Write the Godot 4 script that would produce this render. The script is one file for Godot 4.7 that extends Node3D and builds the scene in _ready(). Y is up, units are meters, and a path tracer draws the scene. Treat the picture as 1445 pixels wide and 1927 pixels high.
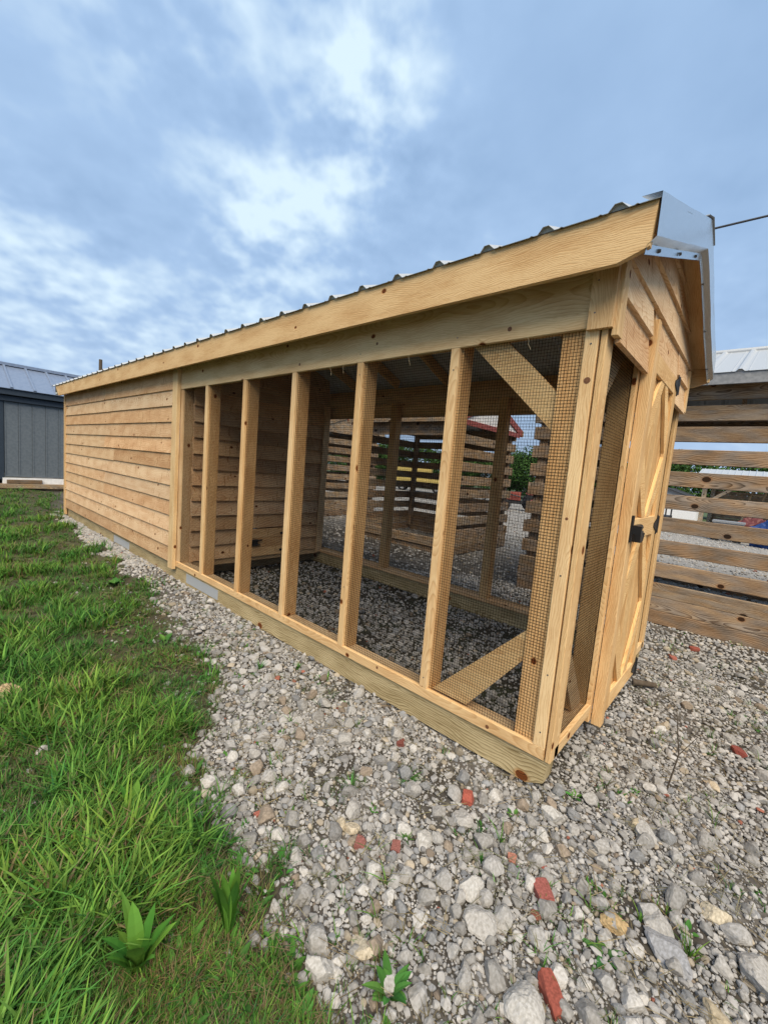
extends Node3D
# A timber hen house with a wire run on a gravel yard, open-slat wood sheds behind it.

const LIFT := 0.2                      # ground level below the run's bottom plate
const CAM := Vector3(0.548, 1.254, 1.633)
var rng := RandomNumberGenerator.new()
var M := {}
var taken := {}

func v(x: float, y: float, z: float) -> Vector3:
	return Vector3(x, y + LIFT, z)

func rr(a: float, b: float) -> float:
	return rng.randf_range(a, b)

func numbered(called: String) -> String:
	if not taken.has(called):
		taken[called] = 0
		return called
	taken[called] += 1
	return "%s_%03d" % [called, taken[called]]

func tag(o: Node, label: String, category: String, group := "") -> void:
	o.set_meta("label", label)
	o.set_meta("category", category)
	if group != "":
		o.set_meta("group", group)

func thing(called: String, at: Vector3, label: String, category: String, group := "") -> Node3D:
	var o := Node3D.new()
	o.name = numbered(called)
	add_child(o)
	o.position = at
	tag(o, label, category, group)
	return o

func put(parent: Node3D, called: String, mesh: Mesh, mat: Material, at := Vector3.ZERO) -> MeshInstance3D:
	var m := MeshInstance3D.new()
	m.mesh = mesh
	m.name = numbered(called) if parent == self else called
	if mat != null:
		m.material_override = mat
	parent.add_child(m, true)
	m.position = at
	return m

# ---------------------------------------------------------------- mesh collecting
class Geo:
	var p := PackedVector3Array()
	var n := PackedVector3Array()
	var c := PackedColorArray()
	var uv := PackedVector2Array()
	var col := Color.WHITE
	func tri(a: Vector3, b: Vector3, d: Vector3, ua := Vector2.ZERO, ub := Vector2.ZERO, ud := Vector2.ZERO) -> void:
		var nn := (d - a).cross(b - a).normalized()
		p.append(a); p.append(b); p.append(d)
		n.append(nn); n.append(nn); n.append(nn)
		c.append(col); c.append(col); c.append(col)
		uv.append(ua); uv.append(ub); uv.append(ud)
	func quad(a: Vector3, b: Vector3, d: Vector3, e: Vector3, ua := Vector2.ZERO, ub := Vector2.ZERO, ud := Vector2.ZERO, ue := Vector2.ZERO) -> void:
		tri(a, b, d, ua, ub, ud)
		tri(a, d, e, ua, ud, ue)
	func smooth_tri(a: Vector3, b: Vector3, d: Vector3, na: Vector3, nb: Vector3, nd: Vector3) -> void:
		p.append(a); p.append(b); p.append(d)
		n.append(na); n.append(nb); n.append(nd)
		c.append(col); c.append(col); c.append(col)
		uv.append(Vector2.ZERO); uv.append(Vector2.ZERO); uv.append(Vector2.ZERO)
	func box(mn: Vector3, mx: Vector3) -> void:
		var a := [Vector3(mn.x, mn.y, mn.z), Vector3(mx.x, mn.y, mn.z), Vector3(mx.x, mx.y, mn.z), Vector3(mn.x, mx.y, mn.z),
			Vector3(mn.x, mn.y, mx.z), Vector3(mx.x, mn.y, mx.z), Vector3(mx.x, mx.y, mx.z), Vector3(mn.x, mx.y, mx.z)]
		for f in [[0, 1, 2, 3], [5, 4, 7, 6], [4, 0, 3, 7], [1, 5, 6, 2], [3, 2, 6, 7], [4, 5, 1, 0]]:
			quad(a[f[0]], a[f[1]], a[f[2]], a[f[3]])
	func tube(a: Vector3, b: Vector3, ra: float, rb: float, sides := 8, caps := true) -> void:
		var ax := (b - a).normalized()
		var u := ax.cross(Vector3.UP if absf(ax.y) < 0.9 else Vector3.RIGHT).normalized()
		var w := ax.cross(u)
		for i in sides:
			var t0 := TAU * i / sides
			var t1 := TAU * (i + 1) / sides
			var d0 := u * cos(t0) + w * sin(t0)
			var d1 := u * cos(t1) + w * sin(t1)
			smooth_tri(a + d0 * ra, b + d0 * rb, b + d1 * rb, d0, d0, d1)
			smooth_tri(a + d0 * ra, b + d1 * rb, a + d1 * ra, d0, d1, d1)
			if caps:
				tri(a, a + d0 * ra, a + d1 * ra)
				tri(b, b + d1 * rb, b + d0 * rb)
	func mesh() -> ArrayMesh:
		var arr := []
		arr.resize(Mesh.ARRAY_MAX)
		arr[Mesh.ARRAY_VERTEX] = p
		arr[Mesh.ARRAY_NORMAL] = n
		arr[Mesh.ARRAY_COLOR] = c
		arr[Mesh.ARRAY_TEX_UV] = uv
		var am := ArrayMesh.new()
		am.add_surface_from_arrays(Mesh.PRIMITIVE_TRIANGLES, arr)
		return am

func wood_tint(spread := 0.10) -> Color:
	var k := 1.0 - rr(0.0, spread * 2.2)
	var warm := rr(0.0, 1.0)
	return Color(k, k * (1.0 - spread * (0.1 + 0.6 * warm)), k * (1.0 - spread * (0.1 + 1.2 * warm) + spread * rr(0.0, 0.3)))

# a sawn board from a to b; wd is the direction of its width; edges eased
func board(parent: Node3D, called: String, a: Vector3, b: Vector3, w: float, t: float, wd: Vector3, mat: Material, tint := Color(0, 0, 0), bev := 0.0022) -> MeshInstance3D:
	var g := Geo.new()
	g.col = wood_tint(0.13) if tint == Color(0, 0, 0) else tint * wood_tint(0.07)
	var mid := (a + b) * 0.5
	var ax := (b - a).normalized()
	var L := (b - a).length()
	var W := (wd - ax * wd.dot(ax)).normalized()
	var N := ax.cross(W)
	bev = minf(bev, minf(w, t) * 0.3)
	var hw := w * 0.5
	var ht := t * 0.5
	var prof := [Vector2(hw, ht - bev), Vector2(hw - bev, ht), Vector2(-hw + bev, ht), Vector2(-hw, ht - bev), Vector2(-hw, -ht + bev), Vector2(-hw + bev, -ht), Vector2(hw - bev, -ht), Vector2(hw, -ht + bev)]
	var u0 := rng.randf()
	var v0 := rr(0.0, 1.0)
	var e0 := ax * (-L * 0.5)
	var e1 := ax * (L * 0.5)
	var ul := L / 2.0
	var run := 0.0
	for i in 8:
		var q0: Vector2 = prof[i]
		var q1: Vector2 = prof[(i + 1) % 8]
		var d0 := W * q0.x + N * q0.y
		var d1 := W * q1.x + N * q1.y
		var step := (q1 - q0).length() / 0.3
		g.quad(e0 + d0, e1 + d0, e1 + d1, e0 + d1, Vector2(u0, v0 + run), Vector2(u0 + ul, v0 + run), Vector2(u0 + ul, v0 + run + step), Vector2(u0, v0 + run + step))
		run += step
	for i in range(1, 7):
		var q0: Vector2 = prof[0]
		var q1: Vector2 = prof[i]
		var q2: Vector2 = prof[i + 1]
		var uvs := [Vector2(u0 + q0.y * 0.3, v0 + q0.x * 2.0), Vector2(u0 + q1.y * 0.3, v0 + q1.x * 2.0), Vector2(u0 + q2.y * 0.3, v0 + q2.x * 2.0)]
		g.tri(e0 + W * q0.x + N * q0.y, e0 + W * q1.x + N * q1.y, e0 + W * q2.x + N * q2.y, uvs[0], uvs[1], uvs[2])
		g.tri(e1 + W * q0.x + N * q0.y, e1 + W * q2.x + N * q2.y, e1 + W * q1.x + N * q1.y, uvs[0], uvs[2], uvs[1])
	return put(parent, called, g.mesh(), mat, mid)

# a flat outline (in ex, ey) given thickness along ex x ey; the grain runs along ex
func slab(parent: Node3D, called: String, pts: PackedVector2Array, o: Vector3, ex: Vector3, ey: Vector3, t: float, mat: Material, tint := Color(0, 0, 0)) -> MeshInstance3D:
	var g := Geo.new()
	g.col = wood_tint() if tint == Color(0, 0, 0) else tint
	var N := ex.cross(ey).normalized()
	var c := Vector2.ZERO
	for q in pts:
		c += q / pts.size()
	var u0 := rng.randf()
	var v0 := rng.randf()
	var tri := Geometry2D.triangulate_polygon(pts)
	for k in range(0, tri.size(), 3):
		var q := [pts[tri[k]], pts[tri[k + 1]], pts[tri[k + 2]]]
		var f := []
		var b := []
		var uv := []
		for s in q:
			var d: Vector3 = ex * (s.x - c.x) + ey * (s.y - c.y)
			f.append(d + N * t * 0.5)
			b.append(d - N * t * 0.5)
			uv.append(Vector2(u0 + s.x / 2.0, v0 + s.y / 0.3))
		var nn: Vector3 = (f[2] - f[0]).cross(f[1] - f[0])
		if nn.dot(N) > 0.0:
			g.tri(f[0], f[1], f[2], uv[0], uv[1], uv[2])
			g.tri(b[0], b[2], b[1], uv[0], uv[2], uv[1])
		else:
			g.tri(f[0], f[2], f[1], uv[0], uv[2], uv[1])
			g.tri(b[0], b[1], b[2], uv[0], uv[1], uv[2])
	var area := 0.0
	for i in pts.size():
		var q0 := pts[i]
		var q1 := pts[(i + 1) % pts.size()]
		area += q0.x * q1.y - q1.x * q0.y
	for i in pts.size():
		var q0 := pts[i]
		var q1 := pts[(i + 1) % pts.size()]
		if area < 0.0:
			var sw := q0
			q0 = q1
			q1 = sw
		var d0: Vector3 = ex * (q0.x - c.x) + ey * (q0.y - c.y)
		var d1: Vector3 = ex * (q1.x - c.x) + ey * (q1.y - c.y)
		var l := (q1 - q0).length()
		g.quad(d0 + N * t * 0.5, d1 + N * t * 0.5, d1 - N * t * 0.5, d0 - N * t * 0.5, Vector2(u0, v0), Vector2(u0 + l / 2.0, v0), Vector2(u0 + l / 2.0, v0 + t / 0.3), Vector2(u0, v0 + t / 0.3))
	return put(parent, called, g.mesh(), mat, o + ex * c.x + ey * c.y)

# ---------------------------------------------------------------- textures
func wood_image(sd: int, light: Color, dark: Color, ringw: float, contrast: float, knots: Array, grey: float, ticks: int) -> ImageTexture:
	var W := 1024
	var H := 256
	var img := Image.create(W, H, false, Image.FORMAT_RGB8)
	var nz := FastNoiseLite.new()
	nz.seed = sd
	nz.noise_type = FastNoiseLite.TYPE_SIMPLEX_SMOOTH
	nz.frequency = 1.0
	nz.fractal_type = FastNoiseLite.FRACTAL_NONE
	var loc := RandomNumberGenerator.new()
	loc.seed = sd
	var pith := loc.randf_range(0.08, 0.22)
	var tick := []
	for i in ticks:
		tick.append([loc.randf(), loc.randf_range(0.0, 1.0), loc.randf_range(0.02, 0.12), loc.randf_range(0.003, 0.009), loc.randf_range(0.3, 0.8)])
	var knot_col := Color(0.42, 0.22, 0.10) if grey == 0.0 else Color(0.24, 0.16, 0.10)
	for ix in W:
		var fx := float(ix) / W
		var ang := fx * TAU
		var ca := cos(ang) * 0.55
		var sa := sin(ang) * 0.55
		var depth := 0.018 + 0.045 * (nz.get_noise_3d(ca * 1.2, sa * 1.2, 3.0) + 0.45)
		var drift := 0.03 * nz.get_noise_3d(ca * 0.8, sa * 0.8, 9.0)
		var ca2 := ca * 16.0
		var sa2 := sa * 16.0
		for iy in H:
			var y := 0.3 * iy / H
			var yy := y - pith - drift + 0.006 * nz.get_noise_3d(ca * 5.0, sa * 5.0, y * 26.0)
			var r := sqrt(yy * yy + depth * depth)
			var kn := 0.0
			var halo := 0.0
			for k in knots:
				var dx: float = fx - k[0]
				if dx > 0.5:
					dx -= 1.0
				elif dx < -0.5:
					dx += 1.0
				dx *= 2.0
				if absf(dx) > 0.2:
					continue
				var dy: float = y - k[1]
				var q: float = (dx * dx * 0.55 + dy * dy) / (k[2] * k[2])
				if q < 30.0:
					r += k[2] * 1.3 * exp(-q * 0.16)
					if q < 3.0:
						halo = maxf(halo, clampf(1.0 - (q - 0.7) / 1.6, 0.0, 1.0))
						kn = maxf(kn, clampf((1.0 - q) * 6.0, 0.0, 1.0))
			var ph := r / ringw
			ph -= floorf(ph)
			var late := pow(ph, 2.6) if ph < 0.93 else (1.0 - ph) / 0.07
			var fib := nz.get_noise_3d(ca2, sa2, y * 900.0)
			var broad := nz.get_noise_3d(ca * 2.0, sa * 2.0, 40.0 + y * 9.0)
			var m := clampf(late * contrast + fib * 0.22 + broad * 0.26 + 0.22 * maxf(0.0, nz.get_noise_3d(ca * 4.0, sa * 4.0, 120.0 + y * 60.0)) - 0.05, -0.15, 1.3)
			var c := light.lerp(dark, m)
			if halo > 0.0:
				c = c.lerp(Color(0.62, 0.40, 0.22), halo * 0.55)
			if kn > 0.0:
				var rg := 0.5 + 0.5 * sin(r * 1400.0)
				c = c.lerp(knot_col * (0.65 + 0.5 * rg), kn * 0.9)
			if grey > 0.0:
				var gn := clampf(nz.get_noise_3d(ca * 3.0, sa * 3.0, 80.0 + y * 14.0) * 0.9 + 0.5, 0.0, 1.0)
				var lum := c.get_luminance()
				c = c.lerp(Color(lum * 0.98, lum * 0.97, lum * 0.94), grey * gn)
			img.set_pixel(ix, iy, c)
	for k in tick:                        # raised fibres and saw tears across the rough face
		var x0 := int(k[0] * W)
		var y0 := int(k[1] * H)
		var ln := int(k[2] * H * 3.0)
		var lean := loc.randf_range(-0.35, 0.35)
		for j in ln:
			var yy := (y0 + j) % H
			var wob := int(lean * j + 2.0 * sin(j * 0.21 + k[0] * 40.0))
			var half := int(maxf(1.0, k[3] * 512.0 * (0.5 + 0.5 * sin(PI * j / maxf(1.0, ln)))))
			for i in range(-half, half + 1):
				var xx := posmod(x0 + i + wob, W)
				var cc := img.get_pixel(xx, yy)
				img.set_pixel(xx, yy, cc.lerp(Color(0.50, 0.30, 0.15), k[4] * 0.65 * (1.0 - absf(i) / (half + 1.0))))
	return ImageTexture.create_from_image(img)

func wood_mat(tex: ImageTexture, rough := 0.78) -> StandardMaterial3D:
	var m := StandardMaterial3D.new()
	m.albedo_texture = tex
	var rel := tex.get_image().duplicate() as Image
	rel.convert(Image.FORMAT_L8)
	rel.bump_map_to_normal_map(5.0)
	m.normal_enabled = true
	m.normal_texture = ImageTexture.create_from_image(rel)
	m.normal_scale = 0.6
	m.vertex_color_use_as_albedo = true
	m.roughness = rough
	m.metallic_specular = 0.25
	return m

func plain(c: Color, rough := 0.7, metal := 0.0) -> StandardMaterial3D:
	var m := StandardMaterial3D.new()
	m.albedo_color = c.linear_to_srgb()
	m.roughness = rough
	m.metallic = metal
	return m

func mottled(c0: Color, c1: Color, scale: float, sd: int, rough := 0.8, metal := 0.0, freq := 0.02) -> StandardMaterial3D:
	var nz := FastNoiseLite.new()
	nz.seed = sd
	nz.frequency = freq
	nz.fractal_octaves = 5
	var g := Gradient.new()
	g.set_color(0, c0.linear_to_srgb())
	g.set_color(1, c1.linear_to_srgb())
	g.set_offset(0, 0.25)
	g.set_offset(1, 0.75)
	var t := NoiseTexture2D.new()
	t.width = 512
	t.height = 512
	t.seamless = true
	t.noise = nz
	t.color_ramp = g
	var m := StandardMaterial3D.new()
	m.albedo_texture = t
	m.uv1_triplanar = true
	m.uv1_world_triplanar = true
	m.uv1_scale = Vector3.ONE * scale
	m.roughness = rough
	m.metallic = metal
	return m

func make_materials() -> void:
	var kp := [[0.13, 0.06, 0.011], [0.41, 0.18, 0.008], [0.80, 0.23, 0.010]]
	var kq := [[0.08, 0.20, 0.012], [0.34, 0.09, 0.007], [0.69, 0.15, 0.010]]
	var ks := [[0.10, 0.14, 0.018], [0.44, 0.22, 0.022], [0.77, 0.07, 0.020]]
	var kt := [[0.21, 0.21, 0.020], [0.66, 0.10, 0.024]]
	# sRGB picture colours of fresh pine, rough-sawn siding, pressure-treated pine, older slats
	M.pine = wood_mat(wood_image(11, Color(0.90, 0.79, 0.62), Color(0.74, 0.58, 0.40), 0.0085, 0.56, kp, 0.0, 0))
	M.pine2 = wood_mat(wood_image(23, Color(0.88, 0.76, 0.585), Color(0.70, 0.53, 0.35), 0.0065, 0.58, kq, 0.0, 0))
	M.siding = wood_mat(wood_image(37, Color(0.90, 0.79, 0.63), Color(0.76, 0.59, 0.42), 0.011, 0.65, kp, 0.0, 55), 0.85)
	M.siding2 = wood_mat(wood_image(41, Color(0.88, 0.75, 0.58), Color(0.71, 0.53, 0.36), 0.013, 0.7, kq, 0.0, 70), 0.85)
	M.treated = wood_mat(wood_image(53, Color(0.73, 0.66, 0.52), Color(0.47, 0.40, 0.27), 0.011, 0.95, kt, 0.0, 0))
	M.slat = wood_mat(wood_image(67, Color(0.75, 0.66, 0.53), Color(0.44, 0.34, 0.24), 0.009, 1.0, ks, 0.55, 0), 0.85)
	M.slat2 = wood_mat(wood_image(79, Color(0.72, 0.62, 0.50), Color(0.41, 0.32, 0.22), 0.012, 1.0, kt, 0.6, 0), 0.85)
	M.wire = plain(Color(0.010, 0.009, 0.008), 0.6)
	M.wire.metallic_specular = 0.08
	M.knot = mottled(Color(0.10, 0.035, 0.012), Color(0.26, 0.12, 0.05), 40.0, 33, 0.7)
	M.leaf_dry = plain(Color(0.5, 0.4, 0.24), 0.8)
	M.black = plain(Color(0.012, 0.012, 0.013), 0.38)
	M.galv = mottled(Color(0.40, 0.42, 0.43), Color(0.48, 0.50, 0.51), 3.0, 5, 0.40, 0.15, 0.05)
	M.galv_plate = mottled(Color(0.44, 0.47, 0.49), Color(0.56, 0.58, 0.59), 9.0, 6, 0.45, 0.35, 0.06)
	M.trim_metal = mottled(Color(0.50, 0.55, 0.57), Color(0.58, 0.62, 0.64), 6.0, 7, 0.24, 0.85)
	M.screw = plain(Color(0.10, 0.10, 0.10), 0.5, 0.4)
	M.navy = mottled(Color(0.014, 0.027, 0.045), Color(0.020, 0.035, 0.056), 1.5, 8, 0.6)
	M.navy_roof = mottled(Color(0.19, 0.24, 0.33), Color(0.23, 0.28, 0.37), 1.0, 9, 0.32, 0.3)
	M.grey_door = mottled(Color(0.095, 0.118, 0.14), Color(0.118, 0.142, 0.165), 1.2, 10, 0.65)
	M.white = mottled(Color(0.68, 0.68, 0.67), Color(0.78, 0.78, 0.77), 1.0, 12, 0.6)
	M.red = mottled(Color(0.24, 0.05, 0.035), Color(0.31, 0.07, 0.05), 2.0, 13, 0.55)
	M.yellow = plain(Color(0.46, 0.35, 0.10), 0.5)
	M.tyre = plain(Color(0.014, 0.014, 0.016), 0.85)
	M.glass = plain(Color(0.02, 0.025, 0.03), 0.08)
	M.dark = mottled(Color(0.02, 0.021, 0.024), Color(0.035, 0.036, 0.04), 3.0, 14, 0.6)
	M.grey = mottled(Color(0.20, 0.21, 0.22), Color(0.28, 0.29, 0.30), 2.0, 15, 0.6)
	M.blue = mottled(Color(0.02, 0.06, 0.22), Color(0.03, 0.09, 0.30), 4.0, 16, 0.55)
	M.maroon = mottled(Color(0.09, 0.015, 0.015), Color(0.14, 0.025, 0.02), 4.0, 17, 0.6)
	M.trunk = mottled(Color(0.06, 0.045, 0.03), Color(0.11, 0.085, 0.06), 4.0, 18, 0.9)
	# stones carry their own colour; the texture adds mineral speckle
	var sp := mottled(Color(0.70, 0.70, 0.70), Color(1, 1, 1), 14.0, 20, 0.9, 0.0, 0.03)
	sp.uv1_world_triplanar = false
	sp.uv1_scale = Vector3.ONE * 0.9
	sp.vertex_color_use_as_albedo = true
	sp.metallic_specular = 0.3
	M.stone = sp
	var rk := mottled(Color(0.62, 0.61, 0.58), Color(1, 1, 1), 9.0, 21, 0.92, 0.0, 0.02)
	rk.vertex_color_use_as_albedo = true
	M.rock = rk
	var gr := StandardMaterial3D.new()
	gr.vertex_color_use_as_albedo = true
	gr.roughness = 0.7
	gr.metallic_specular = 0.2
	gr.backlight_enabled = true
	gr.backlight = Color(0.10, 0.16, 0.03)
	M.leaf = gr
	var soil := mottled(Color(0.62, 0.60, 0.57), Color(1, 1, 1), 2.3, 22, 0.95, 0.0, 0.035)
	soil.vertex_color_use_as_albedo = true
	M.soil = soil

# ---------------------------------------------------------------- sky
func sky_texture() -> ImageTexture:
	var W := 2048
	var H := 1024
	var img := Image.create(W, H, false, Image.FORMAT_RGBF)
	var nz := FastNoiseLite.new()
	nz.seed = 5
	nz.frequency = 1.0
	nz.fractal_octaves = 6
	nz.fractal_gain = 0.52
	nz.fractal_lacunarity = 2.1
	var big := FastNoiseLite.new()
	big.seed = 91
	big.frequency = 0.5
	big.fractal_octaves = 3
	# thin places in the layer, where the light comes through, and thick grey-blue ones: direction, reach, amount
	var spots := [[Vector3(-0.567, 0.695, -0.442), 0.13, 0.42], [Vector3(-0.565, 0.656, -0.501), 0.12, 0.45], [Vector3(-0.628, 0.592, -0.506), 0.11, 0.30], [Vector3(-0.707, 0.521, -0.479), 0.12, 0.35], [Vector3(-0.773, 0.439, -0.459), 0.12, 0.35], [Vector3(-0.820, 0.325, -0.471), 0.14, 0.40],
		[Vector3(-0.591, 0.559, -0.581), 0.11, 0.30], [Vector3(-0.496, 0.583, -0.643), 0.12, 0.28], [Vector3(-0.780, 0.583, -0.228), 0.10, 0.42], [Vector3(-0.687, 0.648, -0.328), 0.09, 0.38], [Vector3(-0.787, 0.487, -0.378), 0.08, 0.30], [Vector3(-0.962, 0.248, -0.115), 0.20, 0.35],
		[Vector3(-0.943, 0.232, -0.240), 0.20, 0.30], [Vector3(-0.926, 0.345, -0.152), 0.10, 0.15], [Vector3(-0.688, 0.422, -0.591), 0.12, 0.20], [Vector3(-0.238, 0.527, -0.816), 0.12, 0.15], [Vector3(-0.673, 0.604, -0.427), 0.10, -0.35], [Vector3(-0.876, 0.453, -0.163), 0.12, -0.35],
		[Vector3(-0.798, 0.524, -0.298), 0.10, -0.25], [Vector3(-0.424, 0.626, -0.655), 0.16, -0.35], [Vector3(-0.259, 0.593, -0.762), 0.18, -0.28], [Vector3(-0.123, 0.575, -0.809), 0.22, -0.25], [Vector3(-0.589, 0.481, -0.650), 0.08, -0.25], [Vector3(-0.868, 0.372, -0.330), 0.10, -0.25],
		[Vector3(-0.743, 0.345, -0.573), 0.07, -0.20], [Vector3(-0.842, 0.526, -0.120), 0.10, -0.15]]
	for s in spots:
		s[0] = s[0].normalized()
	var dark := Color(0.092, 0.142, 0.220)
	var mid := Color(0.124, 0.180, 0.264)
	var bright := Color(0.215, 0.270, 0.320)
	for iy in H:
		var th := PI * (iy + 0.5) / H
		var y := cos(th)
		var s := sin(th)
		for ix in W:
			var ph := TAU * (ix + 0.5) / W
			var d := Vector3(sin(ph) * s, y, -cos(ph) * s)
			var yy := maxf(y, 0.0)
			var k := 1.0 / (yy + 0.22)
			var px := d.x * k
			var pz := d.z * k
			var n := nz.get_noise_2d(px * 2.1 + 3.1, pz * 2.1 + 7.7)
			var b := big.get_noise_2d(px * 1.1, pz * 1.1)
			var n2 := nz.get_noise_2d(px * 7.0 + 13.0, pz * 7.0 + 5.0)
			var n3 := nz.get_noise_2d(px * 17.0 + 3.0, pz * 17.0 + 31.0)
			var f := 0.45 + n * 0.40 + n2 * 0.19 + n3 * 0.06 + b * 0.08
			if y > -0.05:
				for q in spots:
					var dd: float = 1.0 - d.dot(q[0])
					var e: float = dd * 2.0 / (q[1] * q[1])
					if e < 9.0:
						f += q[2] * 0.62 * exp(-e) * (0.78 + 0.7 * n + 0.7 * n2 + 0.25 * n3)
			f = clampf(f, 0.0, 1.15)
			var c: Color
			if f < 0.5:
				c = dark.lerp(mid, f * 2.0)
			else:
				c = mid.lerp(bright, clampf((f - 0.5) * 2.0, 0.0, 1.2))
			var haze := exp(-yy * 7.0) * 0.65
			c = c.lerp(Color(0.175, 0.215, 0.270), haze)
			if y < 0.0:
				c = c.lerp(Color(0.09, 0.09, 0.082), clampf(-y * 6.0, 0.0, 1.0))
			img.set_pixel(ix, iy, c)
	return ImageTexture.create_from_image(img)

# ---------------------------------------------------------------- ground
var bump := FastNoiseLite.new()
var patchy := FastNoiseLite.new()
const EDGE := [Vector2(-30, -1.2), Vector2(-12, -0.6), Vector2(-8, 0.08), Vector2(-6, 0.16), Vector2(-3.7, 0.30), Vector2(-2.4, 0.40), Vector2(-1.6, 0.55), Vector2(-1.14, 0.82), Vector2(-0.87, 0.95), Vector2(-0.42, 0.99), Vector2(-0.05, 1.02), Vector2(0.3, 1.2), Vector2(1.0, 1.45), Vector2(3.0, 2.2), Vector2(30, 9.0)]

func edge_z(x: float) -> float:
	for i in EDGE.size() - 1:
		if x <= EDGE[i + 1].x:
			var t: float = (x - EDGE[i].x) / (EDGE[i + 1].x - EDGE[i].x)
			return lerpf(EDGE[i].y, EDGE[i + 1].y, t)
	return 9.0

# how far a spot lies inside the lawn (metres, negative on the gravel), with a ragged border
func lawn(x: float, z: float) -> float:
	return z - edge_z(x) + 0.20 * patchy.get_noise_2d(x * 2.6, z * 2.6) + 0.08 * patchy.get_noise_2d(x * 9.0 + 40.0, z * 9.0)

func ground_y(x: float, z: float) -> float:
	var y := 0.018 * bump.get_noise_2d(x * 1.3, z * 1.3) + 0.008 * bump.get_noise_2d(x * 6.0, z * 6.0)
	if z < -7.0:
		y -= 0.032 * (minf(-z, 55.0) - 7.0)
	var l := z - edge_z(x)
	if l > 0.0 and x < 4.0:
		y += 0.03 * minf(l / 0.5, 1.0)
	if x < -1.5 and x > -9.0 and z > -0.3 and z < 1.0:      # gravel heaped a little along the skid
		y += 0.035 * clampf((-1.5 - x) / 2.5, 0.0, 1.0) * clampf(1.0 - absf(z - 0.2) / 0.6, 0.0, 1.0)
	return y

func steps(lo: float, hi: float, fine_lo: float, fine_hi: float, d: float) -> PackedFloat32Array:
	var a := PackedFloat32Array()
	var s := d
	var x := fine_lo
	var left := []
	while x > lo:
		s *= 1.22
		x -= s
		left.append(maxf(x, lo))
	left.reverse()
	for q in left:
		a.append(q)
	x = fine_lo
	while x < fine_hi:
		a.append(x)
		x += d
	s = d
	while x < hi:
		a.append(x)
		s *= 1.22
		x += s
	a.append(hi)
	return a

func build_ground() -> void:
	var xs := steps(-600.0, 600.0, -6.0, 2.6, 0.06)
	var zs := steps(-600.0, 120.0, -4.6, 2.0, 0.06)
	var P := PackedVector3Array()
	var C := PackedColorArray()
	var I := PackedInt32Array()
	for z in zs:
		for x in xs:
			P.append(Vector3(x, ground_y(x, z), z))
			var l := lawn(x, z)
			var far := 0.85 * clampf((-3.4 - z) / 2.0 + 0.3 * patchy.get_noise_2d(x * 4.0, z * 4.0), 0.0, 1.0)
			var dust_and_shade := Color(0.060, 0.052, 0.042).lerp(Color(0.38, 0.36, 0.33), maxf(far, clampf(0.06 + 0.45 * patchy.get_noise_2d(x * 3.0, z * 3.0), 0.0, 0.5)))
			var soil := Color(0.055, 0.043, 0.028).lerp(Color(0.085, 0.085, 0.035), clampf(0.5 + 0.6 * patchy.get_noise_2d(x * 2.0 + 9.0, z * 2.0), 0.0, 1.0))
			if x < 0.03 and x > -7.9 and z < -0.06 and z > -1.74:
				dust_and_shade = Color(0.050, 0.040, 0.030).lerp(Color(0.035, 0.045, 0.018), clampf(0.4 + patchy.get_noise_2d(x * 5.0, z * 5.0), 0.0, 0.8))  # dark mossy soil, with the roofed run's shade also put into the colour
			if z < -46.0:
				dust_and_shade = dust_and_shade.lerp(Color(0.07, 0.11, 0.035), clampf((-46.0 - z) / 6.0, 0.0, 1.0))
			C.append(dust_and_shade.lerp(soil, clampf(l / 0.12 + 0.5, 0.0, 1.0)))
	var nx := xs.size()
	for j in zs.size() - 1:
		for i in nx - 1:
			var a := j * nx + i
			I.append_array(PackedInt32Array([a, a + 1, a + nx + 1, a, a + nx + 1, a + nx]))
	var arr := []
	arr.resize(Mesh.ARRAY_MAX)
	arr[Mesh.ARRAY_VERTEX] = P
	arr[Mesh.ARRAY_COLOR] = C
	arr[Mesh.ARRAY_INDEX] = I
	var am := ArrayMesh.new()
	am.add_surface_from_arrays(Mesh.PRIMITIVE_TRIANGLES, arr)
	var st := SurfaceTool.new()
	st.create_from(am, 0)
	st.generate_normals()
	var g := put(self, "ground", st.commit(), M.soil)
	g.set_meta("kind", "structure")

# ---------------------------------------------------------------- stones
var ico := []

func sphere_tris(level: int) -> PackedVector3Array:
	var t := (1.0 + sqrt(5.0)) / 2.0
	var q := [Vector3(-1, t, 0), Vector3(1, t, 0), Vector3(-1, -t, 0), Vector3(1, -t, 0), Vector3(0, -1, t), Vector3(0, 1, t), Vector3(0, -1, -t), Vector3(0, 1, -t), Vector3(t, 0, -1), Vector3(t, 0, 1), Vector3(-t, 0, -1), Vector3(-t, 0, 1)]
	var f := [[0, 11, 5], [0, 5, 1], [0, 1, 7], [0, 7, 10], [0, 10, 11], [1, 5, 9], [5, 11, 4], [11, 10, 2], [10, 7, 6], [7, 1, 8], [3, 9, 4], [3, 4, 2], [3, 2, 6], [3, 6, 8], [3, 8, 9], [4, 9, 5], [2, 4, 11], [6, 2, 10], [8, 6, 7], [9, 8, 1]]
	var out := PackedVector3Array()
	for k in f:
		for j in k:
			out.append(q[j].normalized())
	for l in level:
		var nx := PackedVector3Array()
		for k in range(0, out.size(), 3):
			var a := out[k]
			var b := out[k + 1]
			var c := out[k + 2]
			var ab := (a + b).normalized()
			var bc := (b + c).normalized()
			var ca := (c + a).normalized()
			nx.append_array(PackedVector3Array([a, ab, ca, ab, b, bc, ca, bc, c, ab, bc, ca]))
		out = nx
	return out

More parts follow.
